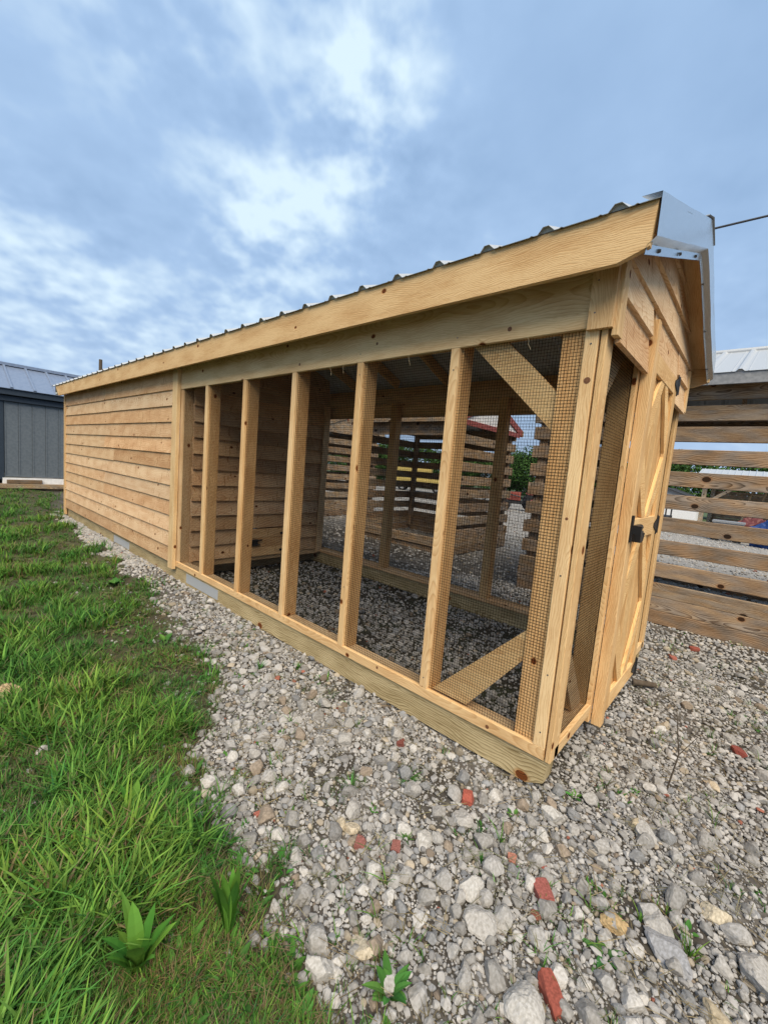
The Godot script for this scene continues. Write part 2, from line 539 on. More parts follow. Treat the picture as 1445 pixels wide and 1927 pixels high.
# a broken stone of unit radius: a ball cut by random planes
func stone_mesh(sd: int, level: int, planes: int, rough: float, squash: Vector3) -> ArrayMesh:
	var loc := RandomNumberGenerator.new()
	loc.seed = sd
	var nz := FastNoiseLite.new()
	nz.seed = sd
	nz.frequency = 1.6
	var cuts := []
	if planes == 6:
		for d in [Vector3.RIGHT, Vector3.LEFT, Vector3.UP, Vector3.DOWN, Vector3.BACK, Vector3.FORWARD]:
			cuts.append([(d + Vector3(loc.randf_range(-0.12, 0.12), loc.randf_range(-0.12, 0.12), loc.randf_range(-0.12, 0.12))).normalized(), loc.randf_range(0.55, 0.68)])
	for i in planes:
		var d := Vector3(loc.randf_range(-1, 1), loc.randf_range(-1, 1), loc.randf_range(-1, 1)).normalized()
		cuts.append([d, loc.randf_range(0.5, 0.86)])
	var tr := sphere_tris(level)
	var g := Geo.new()
	g.col = Color.WHITE
	for i in tr.size():
		var q := tr[i]
		for k in cuts:
			var over: float = q.dot(k[0]) - k[1]
			if over > 0.0:
				q -= k[0] * over
		q *= 1.0 + rough * nz.get_noise_3dv(tr[i] * 1.2) + rough * 0.4 * nz.get_noise_3dv(tr[i] * 4.0)
		tr[i] = q * squash
	for k in range(0, tr.size(), 3):
		g.tri(tr[k], tr[k + 2], tr[k + 1])
	return g.mesh()

func stone_colour() -> Color:
	var r := rng.randf()
	var k := rr(0.58, 1.12)
	if r < 0.60:
		return Color(0.475, 0.46, 0.435) * k
	if r < 0.80:
		return Color(0.40, 0.39, 0.375) * k
	if r < 0.90:
		return Color(0.32, 0.325, 0.33) * k
	if r < 0.965:
		return Color(0.46, 0.40, 0.31) * k
	if r < 0.996:
		return Color(0.27, 0.22, 0.17) * k
	return Color(0.34, 0.13, 0.09) * k

var view: Transform3D
func seen_size(p: Vector3, r: float) -> float:
	var q := view.affine_inverse() * p
	if q.z > -0.2:
		return 0.0
	if absf(q.x / q.z) > 0.95 or absf(q.y / q.z) > 1.26:
		return 0.0
	return r / -q.z

func build_gravel() -> void:
	var yard := Node3D.new()
	yard.name = "gravel_yard"
	add_child(yard)
	yard.set_meta("kind", "structure")
	var shapes := []
	for i in 10:
		shapes.append(stone_mesh(100 + i, 1, 9, 0.10, Vector3(1.0, rr(0.6, 0.85), rr(0.7, 1.0))))
	var fine := []
	for i in 6:
		fine.append(stone_mesh(200 + i, 2, 11, 0.10, Vector3(1.0, rr(0.58, 0.85), rr(0.7, 1.0))))
	var grid := {}
	var all := []                       # [position, radius, shape, colour, turn]
	# size classes: radius range, reach from the camera, number tried, closest packing
	var classes := [[0.024, 0.038, 4.2, 2700, 0.95], [0.016, 0.024, 5.2, 20000, 0.84], [0.010, 0.016, 5.2, 94000, 0.70], [0.005, 0.010, 3.8, 152000, 0.60], [0.0025, 0.005, 2.3, 90000, 0.5]]
	for k in classes:
		for i in k[3]:
			var d: float = 0.45 + (k[2] - 0.45) * pow(rng.randf(), 0.62)
			var a := rr(deg_to_rad(-16.0), deg_to_rad(100.0)) if rng.randf() < 0.84 else rr(deg_to_rad(-75.0), deg_to_rad(-16.0))       # bearing left of -z
			var x: float = CAM.x - sin(a) * d
			var z: float = CAM.z - cos(a) * d
			var l := lawn(x, z)
			if l > 0.0 and rng.randf() > 0.10 * exp(-l * 5.0):
				continue
			if l > -0.12 and rng.randf() < 0.3:
				continue
			# finer, dustier stone on the trodden side by the door; coarser heap in front
			var worn := clampf((x - 0.15) * 1.5 - (z - 0.25) * 1.2, 0.0, 1.0)
			if worn > 0.2 and k[0] > 0.013 and rng.randf() < 0.72 * worn:
				continue
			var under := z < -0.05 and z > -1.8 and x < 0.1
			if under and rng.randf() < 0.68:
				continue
			if patchy.get_noise_2d(x * 2.2 + 70.0, z * 2.2) > 0.24 and rng.randf() < 0.7:
				continue
			if x < -3.6 and z < -0.02 and z > -1.75:
				continue
			var r := rr(k[0], k[1])
			var cx := int(floorf(x / 0.05))
			var cz := int(floorf(z / 0.05))
			var ok := true
			for gx in range(cx - 1, cx + 2):
				for gz in range(cz - 1, cz + 2):
					var key := gx * 100003 + gz
					if grid.has(key):
						for o in grid[key]:
							var dx: float = o.x - x
							var dz: float = o.y - z
							var mn: float = (o.z + r) * k[4]
							if dx * dx + dz * dz < mn * mn:
								ok = false
								break
					if not ok:
						break
				if not ok:
					break
			if not ok:
				continue
			var kk := cx * 100003 + cz
			if not grid.has(kk):
				grid[kk] = []
			grid[kk].append(Vector3(x, z, r))
			all.append([Vector3(x, ground_y(x, z) + r * rr(0.15, 0.5), z), r])
	# the strip along the siding
	for i in 15000:
		var x := rr(-9.0, -3.3)
		var z := rr(0.0, 0.42)
		if lawn(x, z) > 0.02 or Vector2(x - CAM.x, z - CAM.z).length() < 4.9:
			continue
		var r := rr(0.010, 0.022)
		all.append([Vector3(x, ground_y(x, z) + r * 0.3, z), r])
	# the wider yard behind, where stones shrink to grain
	for i in 60000:
		var x := rr(-16.0, 4.0)
		var z := rr(-24.0, -1.9)
		var d := Vector2(x - CAM.x, z - CAM.z).length()
		if d < 4.8 or rng.randf() > 10.0 / (d + 2.0):
			continue
		if x < -3.6 and z > -1.85:
			continue
		var r := rr(0.012, 0.030)
		all.append([Vector3(x, ground_y(x, z) + r * 0.2, z), r])
	var order := []
	for i in all.size():
		order.append([seen_size(all[i][0], all[i][1]), i])
	order.sort_custom(func(a, b): return a[0] > b[0])
	var single := {}
	for k in 300:
		var q: Array = all[order[k][1]]
		single[order[k][1]] = true
		var m := put(yard, "stone", fine[rng.randi() % fine.size()], null, q[0])
		var r: float = q[1]
		m.basis = Basis.from_euler(Vector3(rr(-0.5, 0.5), rr(0, TAU), rr(-0.5, 0.5))).scaled(Vector3(r, r, r) * 1.12)
		m.material_override = tinted_stone()
	var lots := []
	for i in shapes.size():
		lots.append([])
	for i in all.size():
		if not single.has(i):
			lots[rng.randi() % shapes.size()].append(all[i])
	for s in shapes.size():
		var mm := MultiMesh.new()
		mm.transform_format = MultiMesh.TRANSFORM_3D
		mm.use_colors = true
		mm.mesh = shapes[s]
		mm.instance_count = lots[s].size()
		for i in lots[s].size():
			var r: float = lots[s][i][1]
			var b := Basis.from_euler(Vector3(rr(-0.5, 0.5), rr(0, TAU), rr(-0.5, 0.5))).scaled(Vector3(rr(0.8, 1.4), rr(0.75, 1.15), rr(0.8, 1.25)) * r)
			mm.set_instance_transform(i, Transform3D(b, lots[s][i][0]))
			mm.set_instance_color(i, stone_colour())
		var mi := MultiMeshInstance3D.new()
		mi.name = "gravel"
		mi.multimesh = mm
		mi.material_override = M.stone
		mi.set_meta("kind", "stuff")
		yard.add_child(mi, true)

var stone_mats := []
func tinted_stone() -> Material:
	if stone_mats.is_empty():
		for i in 12:
			var m: StandardMaterial3D = M.rock.duplicate()
			m.albedo_color = (stone_colour() * 1.05).linear_to_srgb()
			m.vertex_color_use_as_albedo = false
			stone_mats.append(m)
	return stone_mats[rng.randi() % stone_mats.size()]

# ---------------------------------------------------------------- grass and weeds
func blade(g: Geo, root: Vector3, lean: Vector3, h: float, w: float, c0: Color, c1: Color, fold := 0.0, segs := 4) -> void:
	var side := lean.cross(Vector3.UP)
	side = side.normalized() if side.length() > 0.001 else Vector3.RIGHT
	var flat := Vector3(lean.x, 0, lean.z)
	var w0 := w * (0.5 if fold == 0.0 else 0.10)
	var prev_l := root - side * w0
	var prev_r := root + side * w0
	var prev_m := root
	for i in range(1, segs + 1):
		var t := float(i) / segs
		var c := root + Vector3.UP * h * (t - 0.35 * flat.length() / maxf(h, 0.001) * t * t * 0.9) + flat * t * t
		var ww := w * (1.0 - pow(t, 2.2)) if fold == 0.0 else w * (pow(sin(PI * clampf(t * 0.97, 0.0, 1.0)), 0.75) * 1.02 + 0.05)
		if i == segs:
			ww = 0.0004
		var drop := Vector3.UP * fold * ww
		var nl := c - side * ww * 0.5
		var nr := c + side * ww * 0.5
		var nm := c - drop
		g.col = c0.lerp(c1, t)
		if fold > 0.0:
			g.quad(prev_l, prev_m, nm, nl)
			g.quad(prev_m, prev_r, nr, nm)
		else:
			g.quad(prev_l, prev_r, nr, nl)
		prev_l = nl
		prev_r = nr
		prev_m = nm

func green(k := 1.0) -> Color:
	var r := rng.randf()
	if r < 0.50:
		return Color(0.080, 0.195, 0.035) * k
	if r < 0.78:
		return Color(0.155, 0.275, 0.050) * k
	if r < 0.90:
		return Color(0.048, 0.150, 0.045) * k
	return Color(0.24, 0.195, 0.10) * k

func tuft(sd: int, n: int, h0: float, h1: float, w: float, spread: float, dry: float) -> ArrayMesh:
	rng.seed = sd
	var g := Geo.new()
	for i in n:
		var a := rr(0, TAU)
		var h := rr(h0, h1)
		var base := Vector3(cos(a), 0, sin(a)) * rr(0, spread) + Vector3(0, -0.006, 0)
		var ln := Vector3(cos(a + rr(-0.8, 0.8)), 0, sin(a + rr(-0.8, 0.8))) * h * rr(0.15, 1.0)
		var c := green(rr(0.75, 1.25))
		if rng.randf() < dry:
			c = Color(0.22, 0.175, 0.09) * rr(0.6, 1.2)
		blade(g, base, ln, h, w * rr(0.7, 1.3), c * 0.9, c * 1.1)
	return g.mesh()

func broad(sd: int, n: int) -> ArrayMesh:
	rng.seed = sd
	var g := Geo.new()
	for i in n:
		var a := rr(0, TAU)
		var h := rr(0.012, 0.035)
		var ln := Vector3(cos(a), 0, sin(a)) * rr(0.012, 0.034)
		var c := Color(0.06, 0.15, 0.03) * rr(0.6, 1.4)
		blade(g, Vector3(rr(-0.02, 0.02), 0, rr(-0.02, 0.02)), ln, h, rr(0.007, 0.015), c, c * 1.15, 0.18, 5)
	return g.mesh()

func scatter(called: String, parent: Node3D, kinds: Array, spots: Array) -> void:
	var lots := []
	for k in kinds:
		lots.append([])
	for s in spots:
		lots[rng.randi() % kinds.size()].append(s)
	for k in kinds.size():
		var mm := MultiMesh.new()
		mm.transform_format = MultiMesh.TRANSFORM_3D
		mm.use_colors = true
		mm.mesh = kinds[k]
		mm.instance_count = lots[k].size()
		for i in lots[k].size():
			var q: Array = lots[k][i]
			var s: float = q[1]
			mm.set_instance_transform(i, Transform3D(Basis.from_euler(Vector3(rr(-0.15, 0.15), rr(0, TAU), rr(-0.15, 0.15))).scaled(Vector3(s, s * rr(0.75, 1.2), s)), q[0]))
			var drift := clampf(0.5 + 1.1 * patchy.get_noise_2d(q[0].x * 2.3 + 800.0, q[0].z * 2.3), 0.0, 1.0)
			var t := rr(0.7, 1.05)
			mm.set_instance_color(i, Color(t * lerpf(0.62, 1.0, drift), t * lerpf(0.86, 1.0, drift) * rr(0.92, 1.0), t * rr(0.75, 1.0)))
		var mi := MultiMeshInstance3D.new()
		mi.name = called
		mi.multimesh = mm
		mi.material_override = M.leaf
		mi.set_meta("kind", "stuff")
		parent.add_child(mi, true)

func build_grass() -> void:
	var tufts := []
	for i in 7:
		tufts.append(tuft(300 + i, 10, 0.04, 0.11, 0.0046, 0.026, 0.10) if i < 3 else tuft(300 + i, 6, 0.05, 0.14, 0.0082, 0.022, 0.03))
	var short := []
	for i in 4:
		short.append(tuft(320 + i, 14, 0.02, 0.055, 0.0032, 0.028, 0.5))
	var weeds := []
	for i in 4:
		weeds.append(broad(340 + i, 6))
	rng.seed = 4001
	var s_t := []
	var s_s := []
	var s_w := []
	for i in 90000:
		var d := 0.5 + 14.0 * pow(rng.randf(), 1.7)
		var a := rr(deg_to_rad(20.0), deg_to_rad(128.0))
		var x := CAM.x - sin(a) * d
		var z := CAM.z - cos(a) * d
		if x < -15.0 or (x < -12.2 and z < 3.0):
			continue
		var l := lawn(x, z)
		if l < -0.06 or (z < 0.04 and x > -8.2):
			continue
		var clump := 0.40 + 1.25 * patchy.get_noise_2d(x * 1.7 + 200.0, z * 1.7) + 0.35 * patchy.get_noise_2d(x * 6.0 + 300.0, z * 6.0)
		if l < 0.22 and rng.randf() > (l + 0.06) / 0.28:
			continue
		var here := Vector2(x, z)
		if here.distance_to(Vector2(-0.335, 1.116)) < 0.085 or here.distance_to(Vector2(-0.385, 1.315)) < 0.10 or here.distance_to(Vector2(-0.841, 1.186)) < 0.05:
			clump = minf(clump, 0.2)
		var p := Vector3(x, ground_y(x, z), z)
		if clump > 0.42 and rng.randf() < 0.9:
			s_t.append([p, clampf(0.55 + clump * 0.65, 0.6, 1.35)])
		elif clump > 0.0 or rng.randf() < 0.5:
			s_s.append([p, rr(0.7, 1.2)])
		if rng.randf() < 0.12:
			s_w.append([p, rr(0.6, 1.4)])
	# stray tufts on the gravel
	for i in 3600:
		var d := 0.6 + 4.0 * pow(rng.randf(), 0.8)
		var a := rr(deg_to_rad(-10.0), deg_to_rad(80.0))
		var x := CAM.x - sin(a) * d
		var z := CAM.z - cos(a) * d
		var near_edge := lawn(x, z) > -0.4 and rng.randf() < 0.45
		if lawn(x, z) > 0.0 or (z < 0.02 and x < 0.12) or (patchy.get_noise_2d(x * 3.0 + 500.0, z * 3.0) < 0.10 and not near_edge):
			continue
		var p := Vector3(x, ground_y(x, z), z)
		if rng.randf() < 0.12:
			s_t.append([p, rr(0.35, 0.7)])
		elif rng.randf() < 0.5:
			s_s.append([p, rr(0.5, 1.0)])
		elif rng.randf() < 0.4:
			s_w.append([p, rr(0.4, 0.8)])
	var lawn_node := Node3D.new()
	lawn_node.name = "grass"
	lawn_node.set_meta("kind", "stuff")
	lawn_node.set_meta("label", "long uneven green grass beside the gravel strip")
	add_child(lawn_node)
	scatter("grass", lawn_node, tufts, s_t)
	scatter("short_grass", lawn_node, short, s_s)
	scatter("weeds", lawn_node, weeds, s_w)
	# straw and dead stalks lying between the stones
	var sticks := []
	for i in 4:
		rng.seed = 380 + i
		var g := Geo.new()
		for k in 4:
			g.col = Color(0.33, 0.26, 0.15) * rr(0.5, 1.2)
			var a := rr(0, TAU)
			var p := Vector3(rr(-0.04, 0.04), rr(0.008, 0.02), rr(-0.04, 0.04))
			var q := p + Vector3(cos(a), rr(-0.1, 0.15), sin(a)) * rr(0.03, 0.10)
			g.tube(p, q, 0.0009, 0.0006, 4, false)
		sticks.append(g.mesh())
	rng.seed = 4100
	var s_d := []
	for i in 1500:
		var d := 0.5 + 3.6 * pow(rng.randf(), 0.8)
		var a := rr(deg_to_rad(-16.0), deg_to_rad(100.0))
		var x := CAM.x - sin(a) * d
		var z := CAM.z - cos(a) * d
		if z < -0.02 and z > -1.8 and x < 0.1:
			continue
		s_d.append([Vector3(x, ground_y(x, z) + 0.006, z), rr(0.7, 1.3)])
	scatter("dead_stalks", lawn_node, sticks, s_d)

# ---------------------------------------------------------------- wire and sheet metal
func wire_panel(parent: Node3D, o: Vector3, ex: Vector3, ey: Vector3, w: float, h: float, out: Vector3) -> void:
	var g := Geo.new()
	var r := 0.00055
	var s := 0.0125
	var mid := ex * w * 0.5 + ey * h * 0.5
	var sag := rr(0.001, 0.004)
	for k in 2:
		var along: Vector3 = ey if k == 0 else ex
		var across: Vector3 = ex if k == 0 else ey
		var L := h if k == 0 else w
		var W := w if k == 0 else h
		var n := int(W / s)
		for i in n + 1:
			var off := (W - n * s) * 0.5 + i * s
			var a := across * off - mid + out * (r if k == 0 else -r)
			var b := a + along * L
			var m := (a + b) * 0.5 + out * sag * sin(PI * off / W) + across * rr(-0.0012, 0.0012)
			for seg in [[a, m], [m, b]]:
				var q0 := across * r
				var q1 := out * r
				g.quad(seg[0] + q0 + q1, seg[1] + q0 + q1, seg[1] - q0 + q1, seg[0] - q0 + q1)
				g.quad(seg[0] - q0 + q1, seg[1] - q0 + q1, seg[1] - q0 - q1, seg[0] - q0 - q1)
				g.quad(seg[0] - q0 - q1, seg[1] - q0 - q1, seg[1] + q0 - q1, seg[0] + q0 - q1)
				g.quad(seg[0] + q0 - q1, seg[1] + q0 - q1, seg[1] + q0 + q1, seg[0] + q0 + q1)
	put(parent, "wire_mesh", g.mesh(), M.wire, o + mid)

# one ribbed steel sheet from the eave line up to the ridge line (e and r give y, z), ribs along the slope
func ribbed(parent: Node3D, called: String, x0: float, x1: float, e: Vector2, r: Vector2, pitch: float, rib: float, mat: Material, ax := Vector3.RIGHT, origin := Vector3.ZERO) -> void:
	var g := Geo.new()
	var back := Vector3.UP.cross(ax) * -1.0
	var pe := []
	var n := int(round((x1 - x0) / pitch))
	for i in n:
		var c := x0 + pitch * (i + 0.5)
		for q in [[-0.5, 0.0], [-0.5 + 0.055 / pitch, 0.0], [-0.5 + 0.062 / pitch, 0.003], [-0.5 + 0.07 / pitch, 0.0], [-0.030 / pitch, 0.0], [-0.010 / pitch, rib], [0.010 / pitch, rib], [0.030 / pitch, 0.0], [0.5 - 0.07 / pitch, 0.0], [0.5 - 0.062 / pitch, 0.003], [0.5 - 0.055 / pitch, 0.0]]:
			pe.append(Vector2(c + q[0] * pitch, q[1]))
	pe.append(Vector2(x1, 0.0))
	var up := Vector3(0, r.x - e.x, 0) + back * (r.y - e.y)
	var nn := ax.cross(up).normalized()
	if nn.y < 0.0:
		nn = -nn
	var E0 := origin + Vector3(0, e.x, 0) + back * e.y
	for k in 2:
		var t := nn * (0.0 if k == 0 else -0.0015)
		for i in pe.size() - 1:
			var a: Vector3 = E0 + ax * pe[i].x + nn * pe[i].y + t
			var b: Vector3 = E0 + ax * pe[i + 1].x + nn * pe[i + 1].y + t
			g.quad(a, b, b + up, a + up)
	for i in pe.size() - 1:
		var a: Vector3 = E0 + ax * pe[i].x + nn * pe[i].y
		var b: Vector3 = E0 + ax * pe[i + 1].x + nn * pe[i + 1].y
		g.quad(a, b, b - nn * 0.0015, a - nn * 0.0015)
		if pe[i].y + pe[i + 1].y > 0.01:       # plug added in each rib end, catching light so the hollow looks paler
			var f := up.normalized() * 0.012
			g.quad(a + f, b + f, E0 + ax * pe[i + 1].x + f, E0 + ax * pe[i].x + f)
	put(parent, called, g.mesh(), mat)

# ---------------------------------------------------------------- the hen house
const FAR_X := -7.95
const BACK := -1.78
const RIDGE_Z := -0.89
func roof_y(z: float) -> float:
	return 1.93 + 0.386 * (0.12 - z) if z > RIDGE_Z else 1.93 + 0.386 * (0.12 - (2.0 * RIDGE_Z - z))

func siding_run(c: Node3D, x0: float, x1: float, z: float, outward: float, split: bool) -> void:
	for k in 12:
		var y0 := -0.018 + 0.148 * k + rr(-0.004, 0.004)
		var top := 0.168 if k < 11 else 0.20
		var cuts := [x0, x1]
		if split and k % 4 != 1:
			cuts = [x0, -5.6 + rr(-0.25, 0.3), x1]
		for j in cuts.size() - 1:
			var ja := rr(-0.004, 0.004)
			var lo := v(0, y0 + ja, z + outward * 0.020)
			var hi := v(0, y0 + top, z + outward * 0.004)
			var mid := (lo + hi) * 0.5
			var wd := (hi - lo).normalized()
			board(c, "siding_board", Vector3(cuts[j] + 0.002, mid.y, mid.z), Vector3(cuts[j + 1] - 0.002, mid.y + rr(-0.003, 0.003), mid.z), (hi - lo).length(), 0.019, wd, M.siding if rng.randf() < 0.6 else M.siding2, wood_tint(0.095))

func build_coop() -> void:
	rng.seed = 77
	var c := thing("hen_house", v(-3.9, 0, -0.9), "long new pine hen house with wire mesh run and ribbed metal roof", "hen house")
	c.position = Vector3.ZERO
	var pine: Array = [M.pine, M.pine2]
	var X := Vector3.RIGHT
	var Y := Vector3.UP
	var Z := Vector3.BACK
	var warm := Color(1.0, 0.96, 0.86)
	# skids under both long sides, the near one with its lower corner sawn off
	for z in [-0.055, BACK + 0.045]:
		slab(c, "skid", PackedVector2Array([Vector2(FAR_X, -0.185), Vector2(-0.015, -0.185), Vector2(0.055, -0.150), Vector2(0.062, -0.052), Vector2(FAR_X, -0.052)]), v(0, 0, z), X, Y, 0.085, M.treated, Color(0.98, 0.98, 0.92))
	board(c, "skid", v(-3.6, -0.115, -0.10), v(-3.6, -0.115, BACK + 0.09), 0.13, 0.04, Y, M.treated)
	board(c, "skid", v(FAR_X + 0.05, -0.115, -0.10), v(FAR_X + 0.05, -0.115, BACK + 0.09), 0.13, 0.04, Y, M.treated)
	for q in [[-3.295, -2.68], [-5.45, -4.87]]:
		slab(c, "splice_plate", PackedVector2Array([Vector2(q[0], -0.158), Vector2(q[1], -0.158), Vector2(q[1], -0.072), Vector2(q[0], -0.072)]), v(0, 0, -0.011), X, Y, 0.002, M.galv_plate, Color(1, 1, 1))
	# plates and plate strips of the run
	board(c, "bottom_plate", v(-3.5, -0.032, -0.066), v(0.03, -0.032, -0.066), 0.036, 0.087, Y, M.pine)
	board(c, "plate_strip", v(-3.515, -0.026, -0.010), v(0.048, -0.026, -0.010), 0.05, 0.02, Y, M.pine, Color(1, 0.95, 0.84))
	board(c, "bottom_plate", v(-3.5, -0.032, BACK + 0.066), v(0.03, -0.032, BACK + 0.066), 0.036, 0.087, Y, M.pine2)
	board(c, "plate_strip", v(-3.515, -0.026, BACK + 0.010), v(0.048, -0.026, BACK + 0.010), 0.05, 0.02, Y, M.pine)
	# header boards and top plates
	board(c, "header", v(-3.515, 1.722, -0.010), v(0.052, 1.722, -0.010), 0.213, 0.021, Y, M.pine, Color(0.92, 0.90, 0.82))
	board(c, "top_plate", v(-3.5, 1.70, -0.066), v(0.03, 1.70, -0.066), 0.12, 0.087, Y, M.pine2)
	board(c, "header", v(-3.515, 1.69, BACK + 0.010), v(0.052, 1.69, BACK + 0.010), 0.20, 0.021, Y, M.pine2)
	board(c, "top_plate", v(-3.5, 1.76, BACK + 0.066), v(0.03, 1.76, BACK + 0.066), 0.07, 0.087, Y, M.pine)
	# front studs with their cover strips; the first bay is at the corner post
	var xs := [-0.577, -1.187, -1.797, -2.407, -3.017]
	for i in xs.size():
		var x: float = xs[i]
		board(c, "cover_strip", v(x + 0.022, 0.0, -0.010), v(x + 0.022 + rr(-0.004, 0.004), 1.615, -0.010), 0.045, 0.020, X, pine[i % 2], warm)
		board(c, "stud", v(x + 0.034, -0.012, -0.066), v(x + 0.034, 1.64, -0.066), 0.037, 0.088, X, M.pine2, Color(0.90, 0.80, 0.66))
		wire_panel(c, v(x + 0.03, -0.01, -0.0215), X, Y, 0.60, 1.64, Z)
	wire_panel(c, v(-3.52, -0.01, -0.0215), X, Y, 0.52, 1.64, Z)
	# back wall of the run
	for x in [-1.15, -2.37]:
		board(c, "stud", v(x, -0.012, BACK + 0.066), v(x, 1.73, BACK + 0.066), 0.075, 0.088, X, M.pine2, Color(0.9, 0.82, 0.7))
		board(c, "cover_strip", v(x, 0, BACK + 0.010), v(x, 1.6, BACK + 0.010), 0.045, 0.020, X, M.pine)
	for q in [[-3.52, 1.2], [-2.36, 1.2], [-1.15, 1.2]]:
		wire_panel(c, v(q[0], -0.01, BACK + 0.0215), X, Y, q[1], 1.62, -Z)
	# corner posts
	for z in [-0.066, BACK + 0.066]:
		var s := 1.0 if z > -0.5 else -1.0
		board(c, "corner_post", v(-0.020, -0.012, z), v(-0.020, 1.80, z), 0.137, 0.088, X, M.pine2, Color(0.95, 0.84, 0.68))
		board(c, "cover_strip", v(0.024, 0.0, z + s * 0.056), v(0.024, 1.615, z + s * 0.056), 0.048, 0.020, X, M.pine, warm)
		board(c, "corner_strip", v(0.0645, -0.05, z + s * 0.021), v(0.0645, 1.615, z + s * 0.021), 0.086, 0.021, Z, M.pine2, Color(1, 0.95, 0.82))
		board(c, "corner_cap", v(0.05, 1.604, z + s * 0.077), v(0.05, 1.835, z + s * 0.077), 0.085, 0.020, X, M.pine2, Color(0.93, 0.90, 0.82))
		board(c, "corner_cap", v(0.098, 1.58, z + s * 0.037), v(0.098, 1.84, z + s * 0.037), 0.062, 0.022, Z, M.pine, Color(0.98, 0.94, 0.84))
	board(c, "corner_post", v(-3.50, -0.05, -0.07), v(-3.50, 1.80, -0.07), 0.06, 0.13, X, M.pine2)
	board(c, "corner_trim", v(-3.567, -0.075, 0.017), v(-3.567, 1.80, 0.017), 0.105, 0.034, X, M.pine, warm)
	board(c, "corner_trim", v(FAR_X + 0.035, -0.14, 0.018), v(FAR_X + 0.035, 1.80, 0.018), 0.09, 0.034, X, M.pine2, Color(0.95, 0.9, 0.8))
	# knee braces of the near bay, front and gable side
	var bt := Color(0.99, 0.90, 0.74)
	slab(c, "brace", PackedVector2Array([Vector2(-0.52, 0.0), Vector2(-0.33, 0.0), Vector2(-0.09, 0.31), Vector2(-0.09, 0.44)]), v(0, 0, -0.052), X, Y, 0.036, M.pine, bt)
	slab(c, "brace", PackedVector2Array([Vector2(-0.50, 1.64), Vector2(-0.34, 1.64), Vector2(-0.09, 1.40), Vector2(-0.09, 1.25)]), v(0, 0, -0.052), X, Y, 0.036, M.pine, bt)
	slab(c, "brace", PackedVector2Array([Vector2(-0.512, 0.0), Vector2(-0.38, 0.0), Vector2(-0.11, 0.36), Vector2(-0.11, 0.50)]), v(0.012, 0, 0), Z, Y, 0.036, M.pine2)
	slab(c, "brace", PackedVector2Array([Vector2(-0.46, 1.64), Vector2(-0.33, 1.64), Vector2(-0.11, 1.42), Vector2(-0.11, 1.27)]), v(0.012, 0, 0), Z, Y, 0.036, M.pine2)
	# coop walls: lapped siding on all four sides
	siding_run(c, FAR_X + 0.08, -3.62, 0.0, 1.0, true)
	siding_run(c, FAR_X + 0.08, -3.52, BACK, -1.0, true)
	for q in [[-3.425, 1.0], [FAR_X, -1.0]]:
		for k in 15:
			var y0: float = 0.0 + 0.148 * k
			var lim := (1.93 + 0.386 * 1.01 - 0.03 - (y0 + 0.05)) / 0.386
			var half := minf(0.86 if q[1] < 0.0 else 0.80, lim - 0.04)
			if half < 0.12:
				break
			var xo: float = q[0]
			# the opening for the birds
			var spans := [[RIDGE_Z - half, RIDGE_Z + half]]
			if q[1] > 0.0 and k < 2:
				spans = [[RIDGE_Z - half, -1.19], [-0.70, RIDGE_Z + half]]
			for s in spans:
				board(c, "siding_board", v(xo - q[1] * 0.004, y0 + 0.084, s[0]), v(xo - q[1] * 0.004, y0 + 0.084 + rr(-0.004, 0.004), s[1]), 0.168, 0.019, Vector3(-0.17 * q[1], 1, 0), M.siding2 if k % 2 == 0 else M.siding, wood_tint(0.15))
	board(c, "partition_sill", v(-3.46, -0.03, -0.12), v(-3.46, -0.03, BACK + 0.12), 0.055, 0.085, Y, M.pine2)
	board(c, "corner_trim", v(-3.398, -0.04, BACK + 0.13), v(-3.398, 1.72, BACK + 0.13), 0.085, 0.02, Z, M.pine)
	board(c, "coop_floor", v(FAR_X + 0.08, -0.03, RIDGE_Z), v(-3.5, -0.03, RIDGE_Z), 1.58, 0.03, Z, M.treated)
	# pop door with two tee hinges and a latch
	var pd := Node3D.new()
	pd.name = "pop_door"
	c.add_child(pd)
	pd.position = v(-3.40, 0.14, -0.945)
	for k in 3:
		board(pd, "plank", Vector3(0, -0.10 + 0.1 * k, -0.23), Vector3(0, -0.10 + 0.1 * k, 0.23), 0.098, 0.019, Y, M.siding2 if k == 1 else M.siding, Color(0.9, 0.82, 0.7))
	for y in [0.09, -0.10]:
		var h := Geo.new()
		h.box(Vector3(0.010, y - 0.035, -0.22), Vector3(0.016, y + 0.035, -0.19))
		h.box(Vector3(0.010, y - 0.012, -0.19), Vector3(0.015, y + 0.012, -0.13))
		h.tube(Vector3(0.015, y - 0.035, -0.19), Vector3(0.015, y + 0.035, -0.19), 0.006, 0.006)
		put(pd, "hinge", h.mesh(), M.black)
	var lt := Geo.new()
	lt.box(Vector3(0.010, -0.03, 0.15), Vector3(0.018, 0.04, 0.22))
	lt.tube(Vector3(0.028, 0.03, 0.11), Vector3(0.028, 0.03, 0.24), 0.008, 0.008)
	lt.tube(Vector3(0.028, -0.02, 0.13), Vector3(0.028, -0.02, 0.24), 0.008, 0.008)
	put(pd, "latch", lt.mesh(), M.black)
	# gable end by the door
	board(c, "plate_strip", v(0.0645, -0.026, -0.045), v(0.0645, -0.026, -0.512), 0.05, 0.021, Y, M.pine, Color(1, 0.95, 0.84))
	board(c, "plate_strip", v(0.0645, -0.026, -1.30), v(0.0645, -0.026, BACK + 0.045), 0.05, 0.021, Y, M.pine, Color(1, 0.95, 0.84))
	board(c, "bottom_plate", v(0.02, -0.03, -0.11), v(0.02, -0.03, -0.57), 0.036, 0.066, Y, M.pine2)
	board(c, "bottom_plate", v(0.02, -0.03, -1.33), v(0.02, -0.03, BACK + 0.11), 0.036, 0.066, Y, M.pine2)
